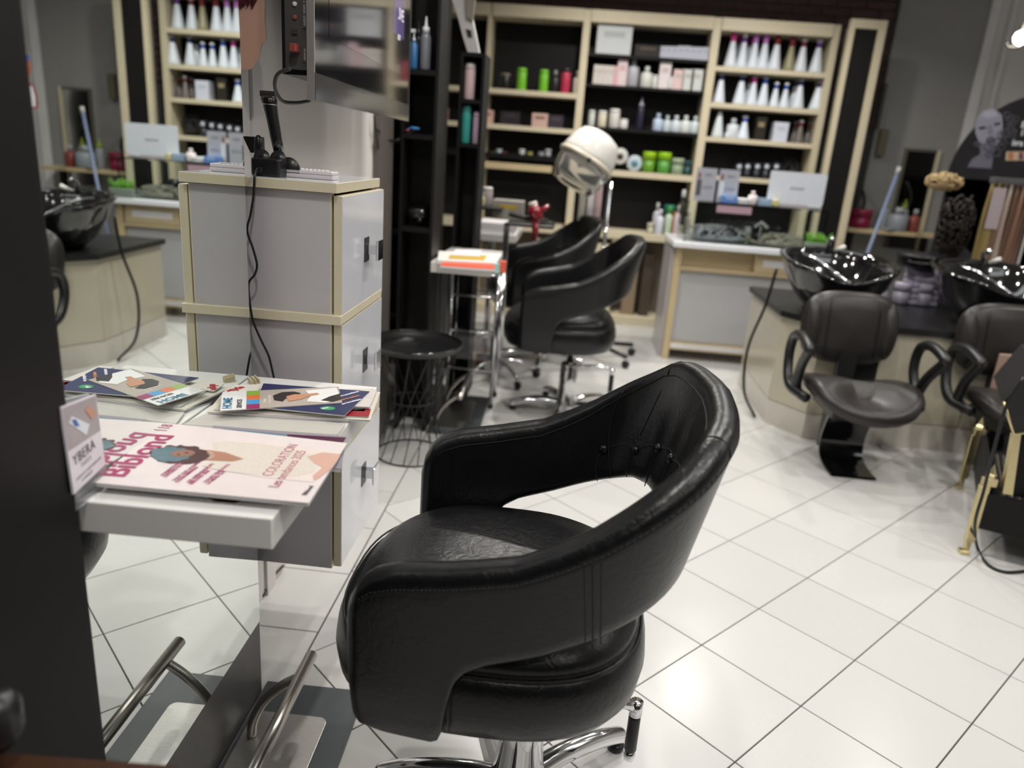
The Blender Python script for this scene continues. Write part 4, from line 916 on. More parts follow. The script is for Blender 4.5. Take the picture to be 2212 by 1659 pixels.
# end panel standing at the right of the shelving
pa = P(1840, 42, 1, 5.95); pb = P(1915, 45, 1, 5.95)
t = thing('end_panel', 'tall black panel with pale wooden frame at the right end of the shelving', 'panel', ((pa.x+pb.x)/2, 5.97, 0))
xa, xb = P(1836, 60, 1, 5.95).x, P(1915, 60, 1, 5.95).x; zt = pb.z
obj('black_board', MB().box((xa+.02, 5.955, 0), (xb-.02, 5.985, zt-.05)), M_BLACKBACK, t)
for a, b in ((xa, xa+.035), (xb-.055, xb)): obj('frame_post', MB().box((a, 5.935, 0), (b, 5.99, zt), bev=.003), M_BEIGE, t)
obj('frame_top', MB().box((xa+.035, 5.937, zt-.06), (xb-.055, 5.99, zt), bev=.003), M_BEIGE, t)
obj('glass_door', MB().box((X3+.004, 6.0, 0.73), (xa, 6.008, 2.28)), M_GLASS, shelv)
YI = YS+.07
def put(kind, px, wpx, top, zrow, body, cap, label, name='bottle', band=None, group=None, y=YI, cat='bottle', rough=.35, depth=None):
    # px: centre; the base height comes from the board it stands on
    f = YI
    x = P(px, top+20, 1, y).x; z = zrow+.0005; h = P(px, top, 1, y).z-z
    # lean of verticals in the picture: take x at mid height of the thing
    return shape(name, kind, (x, y, z), wpx*y*1.0/1617, h, body, cap, label, cat, group, band, rough, depth)
def c5(x): return 1500+x*.2532
def c5y(y): return y*.2532
# right bay, top shelf (px as read in the photograph)
W_ = '#cfd6e0'
RA = [(345, 270, 100, '#c93f8e', None, 'white conical bottle with hot pink cap, leftmost on the top right shelf'),
      (405, 290, 80, '#9c2a70', None, 'grey conical bottle with magenta cap behind its neighbours, top right shelf'),
      (440, 280, 92, '#e4e4ea', '#5a2f86', 'white conical bottle with purple collar and ball cap, third on the top right shelf'),
      (490, 318, 70, '#9c2a70', None, 'conical bottle with dark magenta cap half hidden, top right shelf'),
      (535, 285, 95, '#c77fce', None, 'white conical bottle with orchid cap, left of its twin on the top right shelf'),
      (620, 290, 100, '#c67ccc', None, 'white conical bottle with orchid cap in the middle of the top right shelf'),
      (720, 300, 105, '#7c2730', None, 'white conical bottle with maroon cap on the top right shelf'),
      (845, 315, 100, '#7c2a33', None, 'olive conical bottle with maroon cap on the top right shelf'),
      (945, 320, 100, '#d8d4d6', '#702028', 'white conical bottle with maroon collar and ball cap, top right shelf'),
      (1075, 328, 105, '#c9c2dc', '#59307c', 'white conical bottle with purple collar, rightmost on the top right shelf')]
for k, (x, tp, w_, cap, band, lab) in enumerate(RA):
    b_ = '#8b8566' if 'olive' in lab else ('#aab0b8' if 'grey' in lab else W_)
    put('cone', c5(x-12), w_*.2532, c5y(tp), z3[0], b_, cap, lab, band=band, y=YI+(.08 if ('behind' in lab or 'hidden' in lab) else 0))
RB = [(240, 610, 100, '#8f97a6', '#262c66', 'white conical bottle with navy collar, leftmost on the second right shelf'),
      (415, 622, 105, '#8f97a6', '#262c60', 'white conical bottle with navy collar, second on the second right shelf'),
      (480, 640, 70, '#6c1f2a', None, 'conical bottle with dark red cap half hidden on the second right shelf'),
      (520, 636, 90, '#a08a96', '#d63aa6', 'white conical bottle with bright pink collar on the second right shelf'),
      (613, 645, 95, '#a8a8ac', '#2f55b4', 'white conical bottle with royal blue collar on the second right shelf'),
      (705, 698, 80, '#dcdcdf', '#2c50b8', 'short white conical bottle with blue ring, left one of the short pair'),
      (790, 703, 80, '#dcdcdf', '#2c50b8', 'short white conical bottle with blue ring, right one of the short pair'),
      (875, 668, 90, '#7c7c86', '#2a2748', 'grey-white conical bottle behind another, second right shelf'),
      (915, 660, 100, '#a4a4a8', '#252c62', 'white conical bottle with navy collar, last but one on the second right shelf'),
      (1075, 675, 115, '#a4a4a8', '#252c62', 'wide white conical bottle with navy collar, rightmost on the second right shelf')]
for x, tp, w_, cap, band, lab in RB:
    put('cone', c5(x-10), w_*.2532, c5y(tp), z3[1], W_, cap, lab, band=band, y=YI+(.08 if ('behind' in lab or 'hidden' in lab) else 0))
put('spire', c5(212), 24, c5y(945), z3[2], '#ccd4da', '#ccd4da', 'plain white pointed bottle, leftmost on the third right shelf')
put('bottle', c5(328), 24, c5y(1010), z3[2], '#cdd2da', '#b5b9c2', 'white round-shouldered bottle on the third right shelf')
put('bottle', c5(280), 13, c5y(1110), z3[2], '#cdd2da', '#cdd2da', 'little white bottle in front of the round-shouldered one', y=YI-.03)
put('cone', c5(428), 25, c5y(985), z3[2], W_, '#dfe2e6', 'white conical bottle with blue ring on the third right shelf', band='#2c50b8')
put('box', c5(560), 20, c5y(1000), z3[2], '#2b2721', '#8c7f63', 'dark box with a gold mark on the third right shelf', 'box', cat='box')
put('box', c5(722), 28, c5y(1045), z3[2], '#ccd0de', '#b9bdca', 'tall white carton on the third right shelf', 'box', cat='box')
for k, x in enumerate((860, 905, 975, 1025)):
    put('cone', c5(x), 20, c5y((1032, 1022, 1042, 1035)[k]), z3[2], '#615a55', '#8f8a88' if k % 2 == 0 else '#dcdcdc', ('left rear', 'left front', 'right rear', 'right front')[k]+' smoky conical bottle with maroon ring, third right shelf', band='#6e2028', y=YI+(.07 if k % 2 == 0 else 0))
for k, x in enumerate((375, 447, 530, 608, 690)):
    put('jar', c5(x), 17, c5y(1392), z3[3], '#20242c', '#2c3038', 'dark jar with pale drop mark, %s of five on the lowest right shelf' % ('first', 'second', 'third', 'fourth', 'fifth')[k], 'jar', cat='jar')
    x_ = P(c5(x), c5y(1430), 1, YI).x; zz_ = P(c5(x), c5y(1425), 1, YI).z
    j = [o for o in bpy.data.objects if o.name.startswith('jar') and o.type == 'EMPTY'][-1]
    obj('drop_print', MB().lathe([(0, 0), (.018, 0), (.018, .002), (0, .002)], (x_, YI-.036, zz_), 14, axis=(0, -1, 0)), plain('#c2c8d2'), j)
def tangle(name, label, cat, c, rx, ry, rz, n, m, r=.004, seed=1):
    rnd = random.Random(seed); mb = MB(); c = Vector(c)
    for k in range(n):
        a = rnd.uniform(0, 2*PI); ph = rnd.uniform(0, PI); pts = []
        p = Vector((rnd.uniform(-.6, .6)*rx, rnd.uniform(-.6, .6)*ry, rnd.uniform(0, .8)*rz)); d = Vector((math.cos(a), math.sin(a), rnd.uniform(-.5, .5)))
        for i in range(6):
            hz_ = rz/2; e_ = Vector((p.x/rx, p.y/ry, (p.z-hz_)/hz_)); k_ = e_.length
            if k_ > 1: e_ = e_/k_
            pts.append(c+Vector((e_.x*rx, e_.y*ry, max(r, hz_+e_.z*hz_)))); p += d*rx*.28; d += Vector((rnd.uniform(-.8, .8), rnd.uniform(-.8, .8), rnd.uniform(-.6, .6)))
        mb.tube(spline(pts, 3), r, 5)
    o = obj(name, mb, m, at=c, kind='stuff'); tag(o, label, cat); return o
p = P(c5(430), c5y(1360), 1, YI+.08); tangle('hair_piece', 'dark curly hairpiece at the left on the lowest right shelf', 'hairpiece', (p.x, YI+.1, z3[3]), .09, .05, .16, 60, mat('black_hair', (.012, .011, .012), .4), .005, 3)
p = P(c5(800), c5y(1360), 1, YI+.08); tangle('hair_piece', 'dark curly hairpiece with grey glints on the lowest right shelf', 'hairpiece', (p.x, YI+.1, z3[3]), .12, .05, .17, 80, mat('grey_black_hair', (.04, .038, .042), .3), .005, 4)
# middle bay
c4 = lambda x: 1240+x*.2532
put('box', c4(345), 68, c5y(222), z2[0], '#c6cacd', '#aeb2b6', 'large square white carton at the left of the top middle shelf', 'box', cat='box', depth=.1)
put('box', c4(620), 50, c5y(390), z2[0], '#2f2c2c', '#5c4c40', 'dark display box on the top middle shelf', 'box', cat='box', depth=.1)
for k in range(8):
    put('box', c4(745+k*52), 12.4, c5y(400-(6 if k in (3, 4) else 0)+k*1.5), z2[0], '#b6b8c6', '#a5a7b6', '%s narrow lavender-white carton of the row on the top middle shelf' % ('first', 'second', 'third', 'fourth', 'fifth', 'sixth', 'seventh', 'eighth')[k], 'box', cat='box', depth=.1)
lab5 = ('first', 'second', 'third', 'fourth', 'fifth')
for k in range(5): put('box', c4(185+k*42), 9.6, c5y(556+k*3), z2[1], '#cfc9c4' if k < 4 else '#d6a9ac', '#b9b3ae', '%s small white carton of the block at the left of the second middle shelf' % lab5[k], 'box', cat='box', depth=.08)
put('box', c4(412), 19, c5y(512), z2[1], '#dbc9cb', '#c9a9ad', 'tall pinkish white carton on the second middle shelf', 'box', cat='box')
put('bottle', c4(508), 24, c5y(495), z2[1], '#a7a6ae', '#7f8288', 'clear bottle with white label on the second middle shelf')
put('bottle', c4(620), 24, c5y(565), z2[1], '#c8cac4', '#cbd2c9', 'cream bottle with short cap on the second middle shelf')
put('cyl', c4(690), 13, c5y(640), z2[1], '#ced0cc', '#ced0cc', 'small white bottle beside the cream one, second middle shelf')
put('box', c4(775), 22, c5y(530), z2[1], '#ddd3d4', '#c4b4b4', 'tall white carton in the centre of the second middle shelf', 'box', cat='box')
put('cyl', c4(818), 10, c5y(655), z2[1], '#d2d2ce', '#d2d2ce', 'tiny white tube in front of the tall carton', y=YI-.04)
for k, x in enumerate((885, 965, 1040)): put('box', c4(x), 20+(2 if k else 0), c5y(598), z2[1], ('#d9bfbd', '#ccceca', '#c9cdcb')[k], '#b4b0ac', ('pink-edged', 'white', 'greenish white')[k]+' carton at the right of the second middle shelf', 'box', cat='box', depth=.1)
for x, tp, w_, b_, c_, lab in ((150, 940, 52, '#c8cec8', '#c8cec8', 'white bottle at the far left of the third middle shelf'), (240, 945, 70, '#d3cbb6', '#dcdad4', 'cream bottle, second on the third middle shelf'), (345, 930, 85, '#cdc9c6', '#d9d5d2', 'white bottle, third on the third middle shelf'), (420, 1015, 65, '#d6d3d2', '#d6d3d2', 'low white pot, fourth on the third middle shelf')):
    put('cyl', c4(x), w_*.2532, c5y(tp), z2[2], b_, c_, lab)
put('nozzle', c4(575), 15, c5y(825), z2[2], '#231f33', '#8d8d98', 'tall dark purple spray can alone on the third middle shelf')
for k, (x, b_) in enumerate(((715, '#b2c0d6'), (792, '#bcc6ca'), (868, '#c6ccd4'), (950, '#cdd2cf'), (1032, '#c2ced2'))):
    put('bottle', c4(x), 20 if k != 1 else 16, c5y((968, 985, 985, 985, 992)[k]), z2[2], b_, b_, ('light blue', 'slim grey-blue', 'white', 'wide white', 'pale teal')[k]+' bottle in the right-hand row of the third middle shelf')
put('disc', c4(400), 32, c5y(1195), z2[3]+.045, '#c9c9c6', '#3a332b', 'round white tin with dark flower emblem leaning on the lowest middle shelf', 'tin', cat='tin', y=YI+.02)
put('disc', c4(520), 32, c5y(1280), z2[3], '#b4c0c8', '#4a7f96', 'round pale blue tin standing on the lowest middle shelf', 'tin', cat='tin')
put('jar', c4(640), 27, c5y(1295), z2[3], '#5c8c26', '#94bf1e', 'lime green tub, left one of the two', 'jar', cat='jar')
put('jar', c4(768), 28, c5y(1300), z2[3], '#4f8e3a', '#8ebe1e', 'lime green tub, right one of the two', 'jar', cat='jar')
put('jar', c4(880), 26, c5y(1350), z2[3], '#7f9176', '#9aa98e', 'stacked sage green tin on the lowest middle shelf', 'tin', cat='tin')
put('jar', c4(965), 15, c5y(1370), z2[3], '#1d4246', '#244c50', 'dark teal pot at the right of the lowest middle shelf', 'jar', cat='jar')
# left bay
c3 = lambda x: 860+x*.2532
put('cyl', c3(368), 13, c5y(545), z1[0], '#6f9f34', '#6f9f34', 'green can seen in the gap between the two black towers')
put('box', c3(385), 19, c5y(920), z1[1], '#b5958a', '#8a6a62', 'pink box seen in the gap between the two black towers', 'box', cat='box')
put('cyl', c3(757), 14, c5y(575), z1[0], '#6f9f34', '#6f9f34', 'green can at the left end of the left bay, half hidden')
put('cyl', c3(915), 20, c5y(625), z1[0], '#1c1a18', '#7a7060', 'black can with gold top on the left bay shelf')
put('cyl', c3(1055), 20, c5y(580), z1[0], '#76bc34', '#7cc038', 'bright green can in the middle of the left bay')
put('cyl', c3(1243), 19, c5y(595), z1[0], '#74ba32', '#78bc36', 'bright green can right of the other one in the left bay')
put('bottle', c3(1340), 18, c5y(600), z1[0], '#201f20', '#8c8c8c', 'black bottle with grey cap beside the red one in the left bay')
put('cyl', c3(1432), 20, c5y(580), z1[0], '#b23450', '#2c2226', 'red bottle with black cap in the left bay')
put('bottle', c3(1532), 17, c5y(605), z1[0], '#c9c3b4', '#d3cfca', 'white bottle with cream label at the right of the left bay')
put('box', c3(770), 20, c5y(940), z1[1], '#c5a296', '#8a6a62', 'pink box at the left of the second left shelf', 'box', cat='box')
put('box', c3(960), 40, c5y(955), z1[1], '#2c282d', '#3b363c', 'long dark box on the second left shelf', 'box', cat='box', y=YI+.08)
put('box', c3(1210), 32, c5y(970), z1[1], '#c9a79c', '#7d5f58', 'pink and brown box in the middle of the second left shelf', 'box', cat='box')
put('box', c3(1345), 30, c5y(985), z1[1], '#37323a', '#4a454c', 'dark grey box beside the pink one on the second left shelf', 'box', cat='box')
for k, (x, b_, c_, lab) in enumerate(((805, '#8f8c4e', '#8f8c4e', 'yellow lid'), (858, '#9ab0b8', '#b6c4ca', 'pale blue'), (900, '#7a3a2e', '#7a3a2e', 'rusty red'), (1052, '#bdbdbd', '#cfcfcf', 'white'), (1118, '#9c9850', '#9c9850', 'olive yellow'), (1215, '#8a8a8c', '#9c9c9e', 'grey'), (1275, '#a0a0a2', '#b0b0b2', 'light grey'))):
    put('jar', c3(x), 13, c5y(1272 if k in (1, 3, 6) else 1295), z1[2], b_, c_, 'small %s pot in the row on the dark left shelf' % lab, 'pot', cat='pot')
# bottles on the back worktop
c6 = lambda x: 1400+x*.1899
c6y = lambda y: 340+y*.1899
YW = YS-.03
for kind, x, w_, tp, b_, cp, lab, nm in (('jar', 25, 85, 745, '#b8b6a4', '#c4c2b2', 'round cream pot at the left on the back worktop', 'pot'), ('bottle', 105, 85, 515, '#bcbcc4', '#c0bfc0', 'tall white and blue bottle on the back worktop', 'bottle'),
        ('bottle', 135, 88, 590, '#cccfdc', '#d2d2da', 'white bottle in front of the tall one on the back worktop', 'bottle'), ('jar', 240, 130, 540, '#1c4a48', '#2a6a58', 'dark teal bag-like tub behind the green bottle', 'tub'), ('bottle', 240, 85, 560, '#b5c6ae', '#55a03a', 'pale green bottle with bright green cap on the back worktop', 'bottle'),
        ('cyl', 310, 60, 620, '#c27a58', '#c27a58', 'orange tube on the back worktop', 'tube'), ('bottle', 345, 72, 545, '#cfc2cc', '#cfc6c6', 'pinkish white bottle beside the orange tube', 'bottle'), ('bottle', 400, 110, 365, '#3c3a30', '#c9cccf', 'big dark bottle with round white cap on the back worktop', 'bottle'), ('bottle', 450, 60, 590, '#8d8a80', '#c8c8c8', 'small bottle with white cap next to the glass case', 'bottle')):
    y = YW+(.08 if x in (240, 400) and kind != 'bottle' or x in (105, 400) else (-.02 if x in (135, 345) else .02))
    put(kind, c6(x), w_*.1899, c6y(tp), zc, b_, cp, lab, nm, cat=nm, y=y)
# ================================================================ RECEPTION COUNTER
t = thing('reception_counter', 'white-topped reception counter with maple frame and grey panel', 'counter', (1.15, 5.25, 0))
cx0, cx1, cy0, cy1, ctop = .70, 1.66, 5.03, 5.50, .80
ct = obj('worktop', MB().box((cx0-.03, cy0-.07, ctop-.035), (cx1+.03, cy1, ctop), bev=.004), mat('bright_white_top', (.8, .82, .86), .3, var=.01), t)
obj('side_panel', MB().box((cx0-.02, cy0+.05, 0), (cx0+.0, cy1, ctop-.035)), M_GREYWHITE, t)
for x in (cx0, cx1-.045): obj('leg', MB().box((x, cy0, 0), (x+.045, cy0+.05, ctop-.035), bev=.002), M_MAPLE, t)
obj('apron', MB().box((cx0+.045, cy0+.06, ctop-.17), (cx1-.045, cy0+.075, ctop-.035)), M_MAPLE, t)
obj('lower_rail', MB().box((cx0+.045, cy0, ctop-.19), (cx1-.045, cy0+.05, ctop-.165), bev=.002), M_MAPLE, t)
dr = obj('drawer', MB().box((1.22, cy0-.002, ctop-.163), (1.60, cy0+.05, ctop-.04), bev=.002), M_MAPLE, t); obj('white_inset', MB().box((1.27, cy0-.004, ctop-.125), (1.55, cy0-.001, ctop-.08)), M_PAPER, dr)
obj('front_panel', MB().box((cx0+.045, cy0+.03, .125), (cx1-.045, cy0+.045, ctop-.19)), mat('light_grey_panel', (.44, .44, .45), .35, var=.03), t)
obj('bottom_board', MB().box((cx0+.045, cy0-.0, .07), (cx1-.045, cy0+.30, .12), bev=.003), M_MAPLE, t)
obj('bottom_inlay', MB().box((cx0+.05, cy0-.0015, .082), (cx1-.05, cy0, .112)), M_PAPER, t)
# glass display case on it
t = thing('display_case', 'low glass display case full of hair accessories on the counter', 'display case', (1.15, 5.2, ctop))
gx0, gx1, gy0, gy1, gz = .74, 1.62, 5.02, 5.42, 1.052
for a, b, nm in (((gx0, gy0, ctop+.0005), (gx1, gy0+.005, gz), 'front_pane'), ((gx0, gy1-.005, ctop+.0005), (gx1, gy1, gz), 'back_pane'), ((gx0, gy0+.006, ctop+.0005), (gx0+.005, gy1-.006, gz), 'side_pane'), ((gx1-.005, gy0+.006, ctop+.0005), (gx1, gy1-.006, gz), 'side_pane'), ((gx0-.005, gy0-.005, gz+.0005), (gx1+.005, gy1+.005, gz+.0075), 'top_pane')):
    obj(nm, MB().box(a, b), M_GLASS, t)
tangle('hair_accessories', 'heap of grey and silver hair clips at the left inside the glass case', 'hair accessories', (.98, 5.2, ctop+.006), .22, .14, .10, 80, plain('#dfe2e8', .25), .006, 5)
tangle('dark_accessories', 'heap of dark combs and bands inside the glass case', 'hair accessories', (1.15, 5.25, ctop+.006), .36, .12, .13, 60, plain('#47484c', .3), .007, 6)
tangle('pale_accessories', 'heap of cream hair bands at the right inside the glass case', 'hair accessories', (1.36, 5.16, ctop+.006), .20, .12, .08, 60, plain('#d8d2c2', .4), .007, 7)
shape('jar', 'jar', (1.165, 5.14, ctop+.006), .045, .11, '#9a9a88', '#cfd2d4', 'white lidded jar inside the glass case', 'jar')
st_ = thing('accessory_stand', 'small white Y-shaped earring stand inside the glass case', 'stand', (1.235, 5.10, ctop+.006))
obj('stem', MB().tube([(1.235, 5.10, ctop+.006), (1.235, 5.10, ctop+.13)], .004, 6), M_WHITE, st_); obj('arm', MB().tube([(1.195, 5.10, ctop+.12), (1.235, 5.10, ctop+.155), (1.28, 5.10, ctop+.12)], .010, 8), M_WHITE, st_)
for k, (x0_, x1_, c_) in enumerate(((.92, 1.14, '#b0939f'),)):
    tag(obj('price_label', MB().box((x0_, 5.012, 1.0), (x1_, 5.0195, 1.045)), plain(c_), at=(x0_, 5.01, 1.0)), 'pink label strip along the top of the glass case', 'label')
gz += .008
t = thing('laptop', 'open white laptop seen from behind on the glass case', 'laptop', (1.42, 5.2, gz))
YL = 5.12
lp = [P(x, y, 1, YL) for x, y in ((1662, 364), (1781, 380), (1772, 452), (1650, 438))]
zb2 = gz+.02; lx0, lx1 = P(1655, 440, 1, YL).x, P(1776, 446, 1, YL).x; lz = P(1720, 372, 1, YL).z
r = .015; pts = []
for cx_, cz_, a0 in ((lx1-r, zb2+r, -90), (lx1-r, lz-r, 0), (lx0+r, lz-r, 90), (lx0+r, zb2+r, 180)):
    for k in range(5): a = math.radians(a0+22.5*k); pts.append((cx_+r*math.cos(a), YL, cz_+r*math.sin(a)))
ld = obj('lid', MB().prism(pts, (0, .010, 0)), plain('#dfe4ee', .35), t); obj('hinge', MB().box((lx0+.09, YL+.001, gz+.002), (lx1-.09, YL+.016, gz+.02)), plain('#b9b4b8'), t)
obj('keyboard_base', MB().box((lx0, YL+.012, gz+.0005), (lx1, YL+.235, gz+.016), bev=.003), plain('#c8ccd2'), t)
obj('logo_print', MB().box(((lx0+lx1)/2-.045, YL-.0008, (zb2+lz)/2-.008), ((lx0+lx1)/2+.045, YL, (zb2+lz)/2+.006)), plain('#a9aeb8'), ld)
for k, (a_, b_, lab) in enumerate((((1518, 362), (1545, 368), 'left'), ((1550, 364), (1586, 368), 'right'))):
    z0_ = gz+.0005; xA = P(1497 if k == 0 else 1546, 436, 1, 5.14).x; xB = P(1541 if k == 0 else 1590, 440, 1, 5.14).x; zt_ = P(1530, 363, 1, 5.14).z
    tt_ = thing('leaflet', 'upright %s leaflet with a model photo in the stand on the glass case' % lab, 'leaflet', (xA, 5.14, z0_))
    obj('card', MB().box((xA, 5.14, z0_), (xB-.003, 5.144, zt_)), plain('#a9abb4'), tt_)
    obj('portrait_print', MB().prism([(xA+.02+.010*math.cos(a), 5.1395, zt_-.05+.022*math.sin(a)) for a in [2*PI*i/14 for i in range(14)]], (0, .0005, 0)), plain('#8c5f54'), tt_)
    obj('dress_print', MB().box((xA+.008, 5.1392, z0_+.03), (xA+.038, 5.1398, zt_-.075)), plain('#d2d6d6' if k else '#55525a'), tt_)
    lettering('NEW', (xA+.05, 5.139, zt_-.05), (1, 0, 0), (0, 0, 1), .022, plain('#5a5a64'), tt_); lettering('LOOK', (xA+.045, 5.139, zt_-.13), (1, 0, 0), (0, 0, 1), .024, plain('#5a5a64'), tt_)
for nm, kind, x, w_, h_, b_, c_, lab in (('card_box', 'box', 1.00, .09, .045, '#5f86c4', '#b4c4dc', 'blue card box in front of the leaflets on the case'), ('tissue', 'jar', 1.09, .10, .035, '#d5dbe0', '#dfe3e6', 'crumpled white tissue pack on the glass case'), ('soft_toy', 'bottle', 1.15, .06, .085, '#d6cbcc', '#ddd3d4', 'pinkish white soft ornament on the glass case'), ('card_box', 'box', 1.225, .08, .045, '#8ea4bc', '#b4c4dc', 'grey blue box beside the laptop on the case'), ('pot', 'jar', 1.30, .045, .04, '#c4b77c', '#cfc48c', 'cream yellow pot touching the laptop corner')):
    shape(nm, kind, (x, 5.09, gz+.0005), w_, h_, b_, c_, lab, {'card_box': 'box', 'tissue': 'tissue', 'soft_toy': 'ornament', 'pot': 'pot'}[nm])
# little planter on the right end of the counter (seen in the mirror)
t = thing('planter', 'grey planter box with green succulents on the right end of the counter', 'planter', (1.58, 4.99, ctop))
obj('box', MB().box((1.50, 4.968, ctop+.0005), (1.66, 5.012, ctop+.06), bev=.003), plain('#7f8a82'), t)
lf = MB(); rnd = random.Random(9)
for k in range(70):
    x = rnd.uniform(1.51, 1.65); y = rnd.uniform(4.98, 5.01); h_ = rnd.uniform(.03, .075); lf.tube([(x, y, ctop+.055), (x+rnd.uniform(-.02, .02), y+rnd.uniform(-.01, .01), ctop+.055+h_)], [.005, .001], 5)
obj('leaves', lf, plain('#5f9a2c', .5), t, kind='stuff')
# ================================================================ WASH UNITS
WX0 = 1.20
t = thing('wash_station', 'cream and white panelled base unit under the two wash basins', 'wash unit', (2.0, 4.0, 0))
pl2 = [(1.12, 4.55), (1.12, 3.86), (1.26, 3.66), (2.00, 3.66), (2.10, 3.62), (2.95, 3.62), (2.95, 4.55)]
obj('plinth', MB().prism([(x, y, 0) for x, y in pl2], (0, 0, .13)), plain('#c9c4ba', .25), t)
cr = mat('cream_laminate', (.50, .46, .36), .2, var=.05, scale=5, coat=.3)
edges = list(zip(pl2, pl2[1:]))
core = [(x+(.012 if x < 2.9 else -.012), y+(.014 if y < 4.4 else -.01)) for x, y in pl2]
obj('carcass', MB().prism([(x, y, .13) for x, y in core], (0, 0, .45)), M_BLACKWOOD, t)
for (xa_, ya_), (xb_, yb_) in edges[:6]:
    d = Vector((xb_-xa_, yb_-ya_, 0)); L_ = d.length; d.normalize(); nn = Vector((-d.y, d.x, 0))
    n_ = max(1, round(L_/.5))
    for k in range(n_):
        a = Vector((xa_, ya_, .134))+d*(L_*k/n_+.002); b = Vector((xa_, ya_, .134))+d*(L_*(k+1)/n_-.002)
        obj('panel', MB().prism([a, b, b+Vector((0, 0, .444)), a+Vector((0, 0, .444))], nn*.010), cr, t)
obj('top', MB().prism([(x, y, .58) for x, y in [(1.10, 4.57), (1.10, 3.84), (1.25, 3.64), (2.0, 3.64), (2.1, 3.60), (2.97, 3.60), (2.97, 4.57)]], (0, 0, .03)), M_BLACKPL, t)
obj('black_drop_front', MB().box((1.37, 3.645, .13), (1.55, 3.659, .58)), M_BLACKPL, t); obj('black_drop_front', MB().box((2.05, 3.605, .13), (2.25, 3.619, .58)), M_BLACKPL, t)
obj('rear_wall', MB().box((2.955, 3.6, .61), (2.975, 4.55, .95)), plain('#b9b4aa'), t)
def wash_basin(label, cx_, cy_, zr, rx=.265, ry=.27):
    t = thing('wash_basin', label, 'wash basin', (cx_, cy_, .611))
    rows = []; N = 40
    def ring(k, z, fr=0, notch=0):
        out = []
        for i in range(N):
            a = 2*PI*i/N; x, y = math.cos(a), math.sin(a); e = 2.6
            x = math.copysign(abs(x)**(2/e), x); y = math.copysign(abs(y)**(2/e), y)
            neck = math.exp(-((a-1.5*PI)/.42)**2)     # neck rest at the front
            out.append(Vector((cx_+rx*k*x, cy_+ry*k*y+neck*notch*.05, z-neck*notch*.055+(.03*y if k > .8 else 0))))
        return out
    prof = [(.30, zr-.262), (.42, zr-.258), (.66, zr-.19), (.88, zr-.10), (.98, zr-.03), (1.04, zr-.008), (1.03, zr+.002), (.94, zr), (.90, zr-.012), (.86, zr-.04), (.76, zr-.11), (.5, zr-.165), (.12, zr-.175), (.0, zr-.178)]
    mb = MB().grid([ring(k, z, notch=1 if k > .8 else .3) for k, z in prof], closed_u=True)
    o = obj('bowl', mb, M_GLOSSBLK, t)
    obj('pedestal', MB().lathe([(.11, 0), (.085, .02), (.08, zr-.84), (.10, zr-.80)], (cx_, cy_+.05, .611), 24) if zr > .9 else MB().lathe([(.12, 0), (.09, .01), (.085, max(.03, zr-.85))], (cx_, cy_+.05, .611), 24), M_BLACKPL, t)
    obj('tap', MB().tube([(cx_+.02, cy_+.245, zr+.0), (cx_+.02, cy_+.24, zr+.07), (cx_+.01, cy_+.17, zr+.085)], .013, 10), M_CHROME, t)
    obj('tap_lever', MB().tube([(cx_+.06, cy_+.24, zr+.02), (cx_+.09, cy_+.20, zr+.05)], .012, 8), mat('white_enamel', (.75, .74, .7), .2), t)
    pts = [Vector((cx_-.14, cy_+.12, zr+.0)), Vector((cx_-.10, cy_+.03, zr-.01)), Vector((cx_-.02, cy_-.05, zr-.06)), Vector((cx_+.04, cy_-.08, zr-.10))]
    obj('shower_hose', MB().tube(spline(pts, 6), .009, 8), M_CHROME, t)
    obj('drain', MB().lathe([(0, 0), (.02, 0), (.022, .003), (0, .004)], (cx_, cy_, zr-.176), 16), M_CHROME, t)
    return t
wash_basin('black shampoo basin nearest the reception counter', 1.36, 3.93, .875)
wash_basin('black shampoo basin at the right, second one', 2.17, 3.95, .875, .30)
